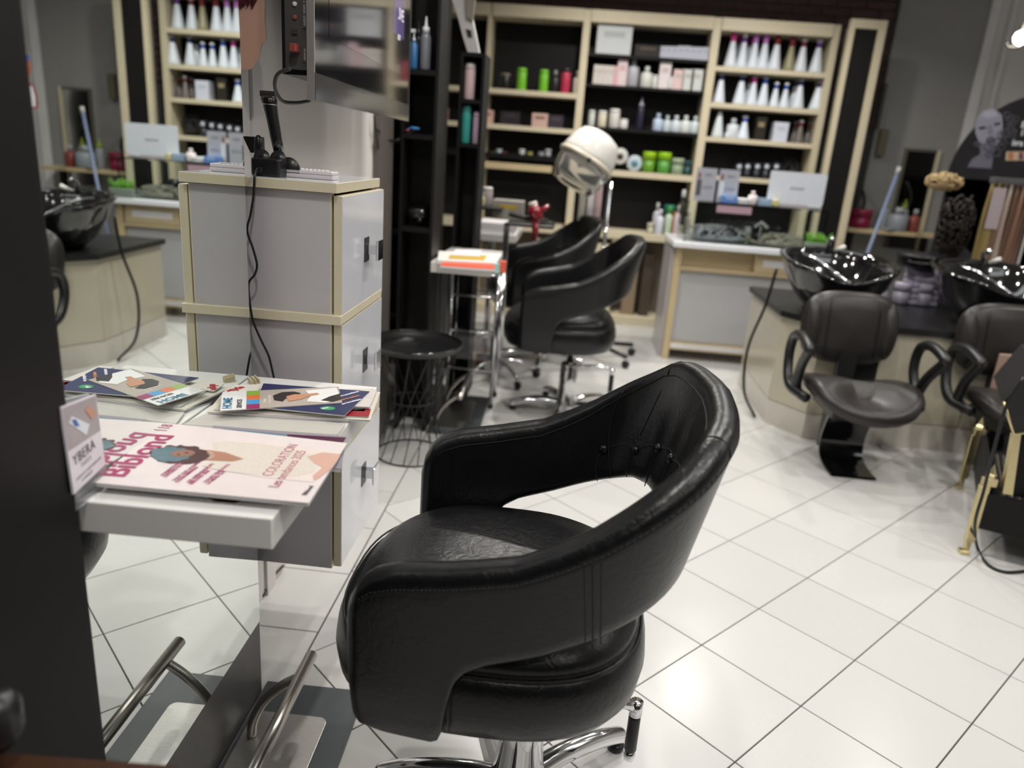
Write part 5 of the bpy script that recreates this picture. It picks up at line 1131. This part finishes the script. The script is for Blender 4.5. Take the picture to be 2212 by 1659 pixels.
def wash_chair(label, cx_, cy_, seatz=.37):
    t = thing('wash_chair', label, 'chair', (cx_, cy_, 0))
    ml = mat('brown_black_leather', (.022, .019, .018), .38, var=.1, scale=30, bump=.1)
    # backrest: three soft pads
    def pad(x0_, x1_, z0_, z1_, y, nm, bulge=.05, rake=.12, e=2.8):
        rows = []; N = 26
        for s_, dd in ((0, 0), (.55, .008), (.85, .024), (1, .045), (.97, .068), (.8, .08), (0, .084)):
            out = []
            for i in range(N):
                a = 2*PI*i/N; u = math.copysign(abs(math.cos(a))**(2/e), math.cos(a))*s_; v = math.copysign(abs(math.sin(a))**(2/e), math.sin(a))*s_
                x = (x0_+x1_)/2+u*(x1_-x0_)/2; z = (z0_+z1_)/2+v*(z1_-z0_)/2
                out.append(Vector((x, y+dd+rake*(z-z0_)-bulge*.4*(1-u*u), z)))
            rows.append(out)
        return obj(nm, MB().grid(rows, closed_u=True), ml, t)
    pad(cx_-.225, cx_+.225, .43, .77, cy_+.11, 'backrest', e=3.2)
    for s_ in (-1, 1): pad(cx_+s_*.175-.048, cx_+s_*.175+.048, .46, .73, cy_+.103, 'side_bolster', bulge=.0, e=2.2)
    for s_ in (-1, 1): obj('seam', MB().tube([(cx_+s_*.115, cy_+.10+.12*(z-.43), z) for z in (.46, .52, .60, .68, .74)], .0025, 5), M_SEAM, t)
    obj('back_support', MB().box((cx_-.04, cy_+.10, .34), (cx_+.04, cy_+.15, .50)), M_BLACKPL, t)
    # seat: curved slab
    rows = []; N = 30
    for ins, z in ((.05, seatz-.075), (.01, seatz-.06), (0, seatz-.03), (.008, seatz-.008), (.04, seatz), (.12, seatz+.008), (.19, seatz+.004)):
        out = []
        for i in range(N):
            a = 2*PI*i/N; u = math.copysign(abs(math.cos(a))**.75, math.cos(a)); v = math.copysign(abs(math.sin(a))**.75, math.sin(a))
            out.append(Vector((cx_+u*(.245-ins), cy_-.12+v*(.23-ins), z+.05*abs(u)**2-(.03*max(0, -v)**2))))
        rows.append(out)
    mb = MB().grid(rows, closed_u=True); mb.f += [list(range(N-1, -1, -1)), [6*N+i for i in range(N)]]; mb.m += [0, 0]; mb.sm += [True, True]
    obj('seat', mb, ml, t)
    for s_ in (-1, 1):
        x = cx_+s_*.285
        pts = spline([(x-s_*.04, cy_-.16, seatz-.04), (x, cy_-.02, seatz-.02), (x, cy_+.06, seatz+.08), (x, cy_+.045, seatz+.185), (x, cy_-.06, seatz+.22), (x, cy_-.20, seatz+.195), (x, cy_-.19, seatz+.175), (x-s_*.01, cy_-.10, seatz+.08), (x-s_*.02, cy_-.06, seatz-.02), (x-s_*.04, cy_-.10, seatz-.05)], 5)
        obj('armrest', MB().tube(pts, .023, 8), M_BLACKPL, t)
    obj('mechanism', MB().box((cx_-.13, cy_-.2, seatz-.12), (cx_+.13, cy_+.1, seatz-.07), bev=.01).box((cx_-.06, cy_+.02, .02), (cx_+.06, cy_+.12, seatz-.1)), M_BLACKPL, t)
    # curved sheet foot
    pf = spline([(0, cy_-.10, seatz-.11), (0, cy_-.06, .20), (0, cy_-.03, .10), (0, cy_-.06, .03), (0, cy_-.16, .006), (0, cy_-.24, .006)], 6)
    rows = [[Vector((cx_-.10, p.y, p.z)), Vector((cx_+.10, p.y, p.z))] for p in pf]; rows2 = [[Vector((cx_-.10, p.y+.012, p.z+.004)), Vector((cx_+.10, p.y+.012, p.z+.004))] for p in pf]
    mb = MB(); ring_ = [[a[0], a[1], b[1], b[0]] for a, b in zip(rows, rows2)]; mb.grid(ring_, closed_u=True, smooth=False); obj('curved_foot', mb, M_GLOSSBLK, t)
    return t
wash_chair('black wash chair in front of the left basin', 1.355, 3.42)
wash_chair('black wash chair in front of the right basin, partly behind the cart', 2.08, 3.44)
pts = [Vector((1.085, 4.00, .80)), Vector((1.06, 4.00, .60)), Vector((1.02, 4.05, .35)), Vector((1.03, 4.02, .12)), Vector((1.08, 3.90, .012))]
tag(obj('drain_hose', MB().tube(spline(pts, 8), .008, 8), M_BLACKPL, at=pts[-1]), 'thin black hose hanging at the left end of the wash unit', 'hose')
# things behind the basins
YB2 = 4.45
for k, (x, y, w_, h_, lab) in enumerate(((2.02, 4.45, .16, .10, 'lower'), (2.03, 4.45, .15, .09, 'upper'))):
    tt_ = thing('towel_stack', '%s folded lavender towels behind the right basin' % lab, 'towels', (x, y, .611+k*.10))
    for i in range(3): obj('towel', MB().box((x-w_/2, y-.09, .612+k*.10+i*.033), (x+w_/2+random.uniform(-.01, .01), y+.09, .612+k*.10+i*.033+.030), bev=.010), plain('#a59fb4', .8), tt_)
for k in range(3):
    shape('towel_tub', 'jar', (1.78+.12*k, 4.38, .611), .09, .12, '#8f8a9a', '#a9a3b6', ('left', 'middle', 'right')[k]+' lavender tub between the basins', 'tub')
shape('rinse_bowl', 'jar', (1.98, 4.42, .82), .26, .075, '#0d0d0e', '#111113', 'black tinting bowl on the lavender towels', 'bowl', rough=.2)
tangle('wig', 'dark curly wig hanging in front of the round poster', 'wig', (2.16, 4.50, .86), .09, .07, .42, 170, mat('dark_brown_hair', (.012, .007, .006), .4), .007, 11)
tangle('wig', 'chestnut curls behind the right basin', 'wig', (2.13, 4.36, .70), .07, .05, .14, 90, mat('chestnut_hair', (.10, .045, .025), .45), .006, 12)
tangle('wig', 'blond curly wig above the dark one', 'wig', (2.08, 4.58, 1.24), .10, .05, .10, 100, mat('blond_hair', (.42, .30, .15), .5), .007, 13)
sw = thing('hair_swatch_rack', 'rack of long blond and brown hair extensions at the right edge', 'hair extensions', (2.36, 4.42, .612))
obj('rack_top', MB().box((2.25, 4.38, 1.30), (2.50, 4.44, 1.335), bev=.004), M_CLEARPL, sw); obj('rack_post', MB().box((2.485, 4.40, .613), (2.50, 4.42, 1.30)), M_CHROME, sw)
for k, c_ in enumerate(('#8d7a4c', '#a08a58', '#7c6350', '#b9a79c', '#6f5344', '#94705c', '#7a5c50')):
    x = 2.262+k*.033; m = MB(); rnd = random.Random(k+40)
    for i in range(9):
        dx = rnd.uniform(-.013, .013); m.tube(spline([(x+dx*.4, 4.41, 1.30), (x+dx, 4.41+rnd.uniform(-.01, .01), 1.1), (x+dx*1.2, 4.405, .85), (x+dx, 4.41, .64)], 3), .0055, 5)
    obj('strand', m, plain(c_, .5), sw)
obj('photo_card', MB().box((2.262, 4.392, 1.06), (2.33, 4.394, 1.28)), plain('#b0a3a8'), sw)
# black round poster
t = thing('poster', 'large round black and white poster of a curly-haired woman on the right', 'poster', (2.62, 5.25, 0))
PY = 5.2; ctr = P(2235, 397, 1, PY); RR = (ctr-P(2046, 388, 1, PY)).length
n_ = 48; ring_ = [ctr+Vector((RR*math.cos(2*PI*i/n_), 0, RR*math.sin(2*PI*i/n_))) for i in range(n_)]
obj('board', MB().prism(ring_, (0, .02, 0)), mat('poster_black', (.012, .0115, .015), .4, var=.5, scale=9), t)
obj('lower_board', MB().box((ctr.x-RR*.985, PY+.0, .3), (ctr.x+RR*.98, PY+.02, ctr.z)), plain('#232228', .4), t)
obj('stand_foot', MB().box((ctr.x-.3, PY-.1, 0), (ctr.x+.3, PY+.15, .3)), M_BLACKPL, t)
cpx = lambda x, y, dy=.002: P(1960+x*252/721, 60+y*580/1659, 1, PY-dy)
def pp(nm, pts_, c_, dy): obj(nm, MB().poly([cpx(x, y, dy) for x, y in pts_]), plain(c_, .4), t)
pp('face_print', [(420, 600), (440, 540), (480, 505), (540, 500), (585, 540), (590, 600), (580, 680), (550, 730), (510, 762), (480, 740), (440, 700), (420, 650)], '#8f8f9c', .002)
pp('forehead_print', [(450, 540), (490, 512), (540, 510), (560, 545), (500, 560)], '#a4a4b2', .003)
pp('neck_print', [(445, 705), (540, 735), (530, 800), (520, 870), (370, 860), (400, 810), (450, 780)], '#6c6b78', .0025)
pp('eye_print', [(440, 615), (480, 608), (490, 620), (450, 630)], '#2a2a30', .004); pp('eye_print', [(535, 590), (575, 585), (575, 598), (540, 604)], '#2a2a30', .004)
pp('nose_print', [(500, 600), (520, 600), (535, 655), (500, 658)], '#7a7a86', .004); pp('lips_print', [(490, 695), (530, 688), (545, 700), (515, 716), (492, 708)], '#4a4a54', .004)
hm = MB(); rnd = random.Random(21)
for k in range(70):
    a = rnd.uniform(0, 2*PI); rr = rnd.uniform(.75, 1.5); bx, by = 505+115*rr*math.cos(a), 600+140*rr*math.sin(a)*(.9)
    if by > 860 or (cpx(bx, by, .004)-ctr).length > RR-.045: continue
    rad = rnd.uniform(10, 26); pts_ = [cpx(bx+rad*math.cos(i*.8), by+rad*math.sin(i*.8), .004) for i in range(9)]; hm.tube(spline(pts_, 3), .0028, 4)
obj('curls_print', hm, plain('#55555e', .5), t, kind='stuff')
for s_, yy in (('E', 590), ('I', 640), ('bra', 700)): lettering(s_, cpx({'E': 700, 'I': 700, 'bra': 645}[s_], yy+25, .003), (1, 0, 0), (0, 0, 1), .05, plain('#d8d8dc'), t, bold=.002)
pp('colour_strip_print', [(612, 765), (730, 765), (730, 820), (606, 820)], '#c9b496', .003); pp('model_print', [(625, 770), (655, 770), (655, 815), (622, 815)], '#b9785a', .004); pp('model_print', [(690, 770), (718, 770), (718, 815), (686, 815)], '#7c5060', .004)
# wall mirror, broom, shelf with jugs near the grey wall
t = thing('leaning_mirror', 'narrow mirror with pale wooden frame on the grey wall', 'mirror', (2.70, 6.33, .5))
fx0, fx1, fz0, fz1 = 2.56, 2.80, .75, 1.50
obj('glass', MB().box((fx0, 6.355, fz0), (fx1-.02, 6.362, fz1)), mat('dim_mirror', (.45, .45, .43), .12, 1, var=0), t)
obj('frame_side', MB().box((fx1-.02, 6.345, fz0), (fx1+.008, 6.369, fz1+.02)), M_BEIGE, t); obj('frame_top', MB().box((fx0-.02, 6.345, fz1), (fx1-.02, 6.369, fz1+.02)), plain('#5a564c'), t); obj('frame_side', MB().box((fx0-.02, 6.345, fz0), (fx0, 6.369, fz1)), plain('#5a564c'), t)
a = P(1940, 370, 1, 5.85); b = P(1875, 545, 1, 5.75)
t = thing('broom', 'blue-grey broom handle leaning in the corner beyond the basins', 'broom', (b.x, 5.75, 0))
bot = b+(b-a)*((b.z)/(a.z-b.z)); obj('handle', MB().tube([a, bot+Vector((0, 0, .02))], .013, 10), plain('#7c8aa6', .4), t); obj('end_cap', MB().tube([a-(b-a).normalized()*.03, a+(b-a).normalized()*.02], .016, 10), plain('#c4c4c4'), t)
obj('brush_head', MB().box((bot.x-.14, bot.y-.02, 0), (bot.x+.14, bot.y+.03, .05), bev=.01), plain('#3c4454'), t)
t = thing('corner_shelf', 'maple ledge with cleaning jugs beyond the basins', 'shelf', (2.35, 6.2, 0))
zsh = .90; obj('board', MB().box((2.13, 6.08, zsh-.03), (2.86, 6.34, zsh), bev=.002), M_MAPLE, t); 
for x in (2.16, 2.82): obj('leg', MB().box((x-.02, 6.3, 0), (x+.02, 6.34, zsh-.03)), M_BLACKWOOD, t)
yj = 6.16
for nm, kind, px, w_, tp, b_, c_, lab in (('bucket', 'jar', 1858, 44, 452, '#7c1838', '#7c1838', 'dark pink bucket on the maple ledge'), ('spray_bottle', 'nozzle', 1913, 18, 428, '#8f9498', '#8aa028', 'clear spray bottle with lime nozzle, left one'), ('spray_bottle', 'nozzle', 1953, 18, 430, '#8f9498', '#7c8c28', 'clear spray bottle with olive nozzle, right one'), ('jug', 'bottle', 1940, 40, 448, '#8e959c', '#a9b0b4', 'translucent white jug on the maple ledge'), ('detergent', 'bottle', 1975, 22, 452, '#84403a', '#a5aaac', 'red bottle with white cap beside the jug'), ('tub', 'jar', 1912, 30, 492, '#8b8f94', '#9a9ea2', 'small translucent tub in front of the jug')):
    x = P(px, tp+25, 1, yj).x; z = zsh+.0005; y = yj-(.04 if nm == 'tub' else 0)+(.08 if nm == 'spray_bottle' else 0); h = P(px, tp, 1, y).z-z
    shape(nm, kind, (P(px, tp+25, 1, y).x, y, z), w_*y/1617, h, b_, c_, lab, nm.replace('_', ' '))
for k, (px, py) in enumerate(((1958, 392), (1858, 400))):
    a = P(px, py, 1, 6.32); tag(obj('wall_hook', MB().tube(spline([a, a+Vector((.04, -.02, -.08)), a+Vector((.05, -.02, -.16)), a+Vector((.0, -.01, -.22))], 5), .012, 8), M_BLACKPL, at=a), 'black curved pipe on the grey wall, %s' % ('right of the broom' if k == 0 else 'left of the broom'), 'pipe')
t = thing('junction_box', 'beige electric box on the wall right of the end panel', 'electric box', P(1905, 300, 1, 6.34))
a = P(1892, 335, 1, 6.33); b = P(1920, 280, 1, 6.33); obj('cover', MB().box((a.x, 6.31, a.z), (b.x, 6.36, b.z), bev=.006), plain('#6b6654', .5), t); a = P(1905, 280, 1, 6.35); b = P(1915, 180, 1, 6.35)
obj('conduit', MB().box((b.x-.01, 6.34, a.z), (b.x+.01, 6.365, b.z)), plain('#55534c', .5), t)
# wall lamp
lp_ = P(2205, 82, 1, 5.6); t = thing('wall_lamp', 'glowing bulb lamp at the upper right edge', 'lamp', lp_)
obj('glow_bulb', MB().lathe([(0, -.05), (.035, -.03), (.045, 0), (.035, .03), (0, .05)], lp_, 20), mat('bulb_glow', (1, 1, 1), .3, emit=(1, .95, .85), estr=18), t)
obj('bracket', MB().tube([lp_+Vector((-.09, 0, -.02)), lp_+Vector((-.07, 0, -.06)), lp_+Vector((0, 0, -.06))], .008, 8).tube([lp_+Vector((0, 0, .05)), (lp_.x, lp_.y, CEIL)], .004, 6), M_STEEL, t)
# ================================================================ TROLLEYS, DRYER
t = thing('styling_trolley', 'chrome-pole styling trolley with black tray and castors', 'trolley', (-.33, 4.25, 0))
pc = Vector((-.355, 4.22, 0))
obj('pole', MB().lathe([(.024, .07), (.024, .60), (.016, .605), (.016, .90)], pc, 18), M_CHROME, t)
for k in range(5):
    a = .3+2*PI*k/5; d = Vector((math.cos(a), math.sin(a), 0)); l = obj('leg', MB().tube(spline([pc+Vector((0, 0, .11)), pc+d*.12+Vector((0, 0, .10)), pc+d*.23+Vector((0, 0, .06))], 5), .012, 8), M_CHROME, t)
    obj('castor', MB().lathe([(0, -.011), (.024, -.010), (.024, .010), (0, .011)], pc+d*.24+Vector((0, 0, .0245)), 14, axis=(-d.y, d.x, 0)), M_BLACKPL, l)
obj('tray', MB().box((-.345, 4.05, .90), (-.09, 4.38, .918), bev=.005), M_BLACKPL, t)
obj('arm', MB().tube([(-.11, 4.12, .92), (-.34, 4.15, .955)], .014, 8), M_CHARC, t)
obj('upper_tray', MB().box((-.58, 4.1, .97), (-.38, 4.42, .985), bev=.004), M_BLACKPL, t)
shape('cup', 'jar', (P(1020, 420, 1, 4.2).x, 4.2, .9855), .05, .085, '#9c968a', '#b0aa9c', 'beige paper cup on the trolley tray', 'cup')
shape('canister', 'cyl', (P(1052, 420, 1, 4.2).x, 4.2, .986), .065, .10, '#8d8484', '#b3aeae', 'brushed metal canister on the trolley', 'canister')
shape('supply_box', 'box', (P(1100, 440, 1, 4.3).x, 4.30, .9185), .17, .10, '#8f8c86', '#b5952c', 'grey supply box with yellow patch on the trolley', 'box')
for k, (px, c_, lab) in enumerate(((952, '#8c6c7c', 'mauve'), (963, '#8d938e', 'grey'), (976, '#aba57c', 'yellowish'))):
    shape('flask', 'bottle', (-.56+.035*k, 4.15, .9855), .025, .09-.01*k, c_, '#b0b4b4', 'small %s flask at the left on the trolley' % lab, 'bottle')
t = thing('hair_dryer', 'red hair dryer hanging nose down from the trolley', 'hair dryer', (-.18, 4.08, .85))
q = lambda x, y: P(x, y, 1, 4.02)
mr = mat('gloss_red', hexc('#7c1824'), .15, coat=.6)
a, b, c_ = q(1157, 462), q(1156, 500), q(1155, 521)
obj('nozzle', MB().tube([q(1158, 478), q(1156, 500), q(1155, 521)], [.022, .017, .012], 14), mr, t)
obj('body', MB().tube([q(1152, 444), q(1154, 455), q(1160, 468), q(1160, 480)], [.026, .036, .034, .022], 16), mr, t)
obj('handle', MB().tube([q(1160, 462), q(1174, 452), q(1186, 444)], [.018, .015, .012], 12), mr, t)
obj('rear_grille', MB().tube([q(1150, 436), q(1152, 445)], [.022, .026], 16), plain('#b9b2aa'), t)
obj('holder', MB().tube([q(1135, 470), q(1185, 476)], .008, 8), M_BLACKPL, t)
t = thing('glass_shelf_cart', 'small chrome cart with glass shelves under the second console', 'cart', (-.45, 3.75, 0))
gx = [(-.56, 3.66), (-.33, 3.66), (-.33, 3.86), (-.56, 3.86)]
for x, y in gx: obj('post', MB().lathe([(.009, .02), (.009, .70)], (x, y, 0), 10), M_CHROME, t); 
for x, y in gx: obj('castor', MB().lathe([(0, -.008), (.014, -.008), (.014, .008), (0, .008)], (x, y, .0145), 12, axis=(0, 1, 0)), M_BLACKPL, t)
for z in (.20, .40, .58, .69):
    obj('glass_shelf', MB().box((-.555, 3.665, z), (-.335, 3.855, z+.006)), M_GLASS, t); obj('rail', MB().tube([(-.56, 3.66, z), (-.33, 3.66, z)], .006, 6), M_CHROME, t)
obj('drawer_tray', MB().box((-.55, 3.67, .25), (-.35, 3.84, .37), bev=.004), M_CLEARPL, t)
t = thing('wooden_crate', 'low brown wooden crate on the floor behind the wire table', 'crate', (-.55, 4.33, 0))
obj('front_board', MB().box((-.74, 4.30, .04), (-.44, 4.32, .13), bev=.002), mat('russet_wood', hexc('#6e4a34'), .5, var=.2, scale=10), t)
obj('side_board', MB().box((-.74, 4.32, .04), (-.725, 4.48, .13)), MATS['russet_wood'], t); obj('side_board', MB().box((-.455, 4.32, .04), (-.44, 4.48, .13)), MATS['russet_wood'], t); obj('bottom', MB().box((-.735, 4.32, .03), (-.445, 4.48, .04)), MATS['russet_wood'], t)
for x in (-.72, -.46): obj('foot', MB().box((x-.012, 4.33, 0), (x+.012, 4.46, .03)), M_BLACKPL, t)
# hooded dryer
DY = 4.62
t = thing('hood_dryer', 'white hooded hair dryer with clear visor on a stand', 'hood dryer', (.27, 4.9, 0))
c0 = P(1268, 345, 1, DY); tip = P(1300, 285, 1, DY); low_ = P(1222, 412, 1, DY)
ax = (tip-low_); ax.y = .06; ax.normalize()
R_ = .128
obj('hood', MB().lathe([(0, .175), (.06, .172), (.115, .150), (.146, .10), (.164, .03), (.170, -.02), (.164, -.022), (.158, 0), (.138, .09), (.10, .14), (0, .155)], c0, 36, axis=ax), mat('ivory_plastic', (.66, .64, .60), .3, coat=.2), t)
obj('hood_rim', MB().lathe([(.168, -.022), (.175, -.020), (.176, -.006), (.166, .006)], c0, 36, axis=ax), plain('#c9c0ae', .35), t)
obj('visor', MB().lathe([(.158, -.02), (.160, -.06), (.150, -.12), (.122, -.175), (.118, -.175), (.146, -.12), (.156, -.06), (.154, -.02)], c0, 36, axis=ax), M_CLEARPL, t)
pv = P(1272, 345, 1, DY)+Vector((0, -.165, .0)); obj('hinge_knob', MB().lathe([(0, 0), (.014, 0), (.012, .012), (0, .014)], pv, 16, axis=(0, -1, 0)), M_BLACKPL, t)
obj('yoke', MB().tube([pv, P(1290, 368, 1, DY-.08), P(1308, 392, 1, 4.7)], .008, 8), M_CHROME, t)
obj('swivel', MB().lathe([(.0, -.03), (.022, -.028), (.026, 0), (.02, .03), (0, .034)], P(1309, 392, 1, 4.85), 16), M_BLACKPL, t)
bx = P(1306, 735, 1, 4.9); px_ = P(1309, 392, 1, 4.9)
obj('pole', MB().lathe([(.016, .09), (.016, .7), (.012, .705), (.012, px_.z)], (px_.x+.03, 4.9, 0), 16), M_CHROME, t)
for k in range(5):
    a = .45+2*PI*k/5; d = Vector((math.cos(a), math.sin(a), 0)); c_ = Vector((px_.x+.03, 4.9, 0)); l = obj('leg', MB().tube([c_+Vector((0, 0, .10)), c_+d*.15+Vector((0, 0, .09)), c_+d*.30+Vector((0, 0, .075))], .014, 8), M_BLACKPL, t)
    obj('castor', MB().lathe([(0, -.011), (.026, -.010), (.026, .010), (0, .011)], c_+d*.30+Vector((0, 0, .0265)), 14, axis=(-d.y, d.x, 0)), M_BLACKPL, l)
for k, (px, c_) in enumerate(((1262, '#b5b0a6'), (1280, '#dcd8d8'), (1296, '#c4a9ac'))):
    a = P(px, 400, 1, 4.95); b = P(px-4, 478, 1, 4.95); tag(obj('hanging_towel', MB().box((a.x-.022, 4.94, b.z), (a.x+.020, 4.96, a.z), bev=.004), plain(c_, .7), at=a), '%s strip of towel hanging behind the hood dryer' % ('grey', 'white', 'pinkish')[k], 'towel')
# ================================================================ BLACK AND GOLD CART AT THE RIGHT
def gold(t_, x, y, z0, z1):
    obj('gold_post', MB().box((x-.018, y-.010, z0+.05), (x+.016, y+.010, z1-.03), bev=.002).box((x-.012, y-.013, z1-.03), (x+.034, y+.013, z1), bev=.002), M_GOLD, t_)
    obj('gold_finial', MB().lathe([(.020, 0), (.020, .012), (.014, .018), (0, .055)], (x+.012, y, z1), 4, smooth=False), M_GOLD, t_)
    obj('gold_foot', MB().box((x-.026, y-.015, z0), (x+.006, y+.015, z0+.016), bev=.002).box((x-.012, y-.010, z0+.016), (x+.004, y+.010, z0+.05)), M_GOLD, t_)
t = thing('barber_cart', 'black tool cart with brass posts at the right edge', 'cart', (1.85, 2.85, 0))
fA = P(2080, 1195, 2, 0); fB = P(2075, 1055, 2, 0)
gold(t, fA.x+.01, fA.y, 0, P(2115, 1030, 1, fA.y).z); gold(t, fB.x, fB.y, 0, P(2108, 925, 1, fB.y).z)
e1 = Vector((fB.x-fA.x, fB.y-fA.y, 0)).normalized(); e2 = Vector((e1.y, -e1.x, 0))
def cb(mb, a0, a1, b0, b1, z0, z1):                   # a along the depth, b to the right
    o_ = Vector((fA.x, fA.y, 0)); q = [o_+e1*a0+e2*b0, o_+e1*a1+e2*b0, o_+e1*a1+e2*b1, o_+e1*a0+e2*b1]
    return mb.prism([(p.x, p.y, z0) for p in q], (0, 0, z1-z0))
obj('front_board', cb(MB(), .0, .02, .02, .62, .11, .245), M_BLACKWOOD, t)
obj('side_board', cb(MB(), .02, .66, .02, .04, .13, .27), M_BLACKWOOD, t)
obj('tray_floor', cb(MB(), .02, .66, .055, .62, .11, .13), M_BLACKWOOD, t)
for k in range(7): obj('heating_slat', cb(MB(), .08, .58, .08+k*.024, .086+k*.024, .20, .225), plain('#5a5552', .3), t)
obj('leg_block', cb(MB(), .03, .07, .20, .46, 0, .11), M_BLACKWOOD, t)
obj('upper_body', MB().prism([P(x, y, 1, fA.y-.05) for x, y in ((2168, 868), (2235, 790), (2290, 790), (2290, 925), (2190, 938))], (.35*.42, .35, 0)), mat('satin_black', (.016, .015, .017), .4), t)
obj('gold_edge', MB().tube([P(2168, 868, 1, fA.y-.052), P(2190, 938, 1, fA.y-.052), P(2290, 926, 1, fA.y-.052)], .005, 6), M_GOLD, t)
obj('brass_strut', MB().prism([P(x, y, 1, fA.y-.03) for x, y in ((2190, 938), (2206, 938), (2188, 1070), (2166, 1066))], (0, .02, 0)), M_GOLD, t)
obj('black_strut', MB().prism([P(x, y, 1, fA.y-.02) for x, y in ((2206, 940), (2280, 945), (2270, 1085), (2190, 1072))], (0, .02, 0)), M_BLACKWOOD, t)
cy_ = fA.y-.06
pts = [P(2212, 815, 1, cy_), P(2175, 875, 1, cy_), P(2150, 960, 1, cy_), P(2125, 1060, 1, cy_), P(2106, 1130, 1, cy_)]+[P(x, y, 2, .006) for x, y in ((2112, 1185), (2135, 1220), (2175, 1236), (2230, 1232))]
tag(obj('power_cable', MB().tube(spline(pts, 6), .0055, 8), M_BLACKPL, at=pts[-2]), 'black power cable looping over the brass cart to the floor', 'cable')
cb = P(2185, 850, 1, 3.3); tag(obj('skin_toned_panel', MB().box((2.0, 3.47, .09), (2.13, 3.49, .56), bev=.004), plain('#a58c7e', .4), at=(2.06, 3.48, .09)), 'pinkish tan panel below the right wash chair', 'panel')
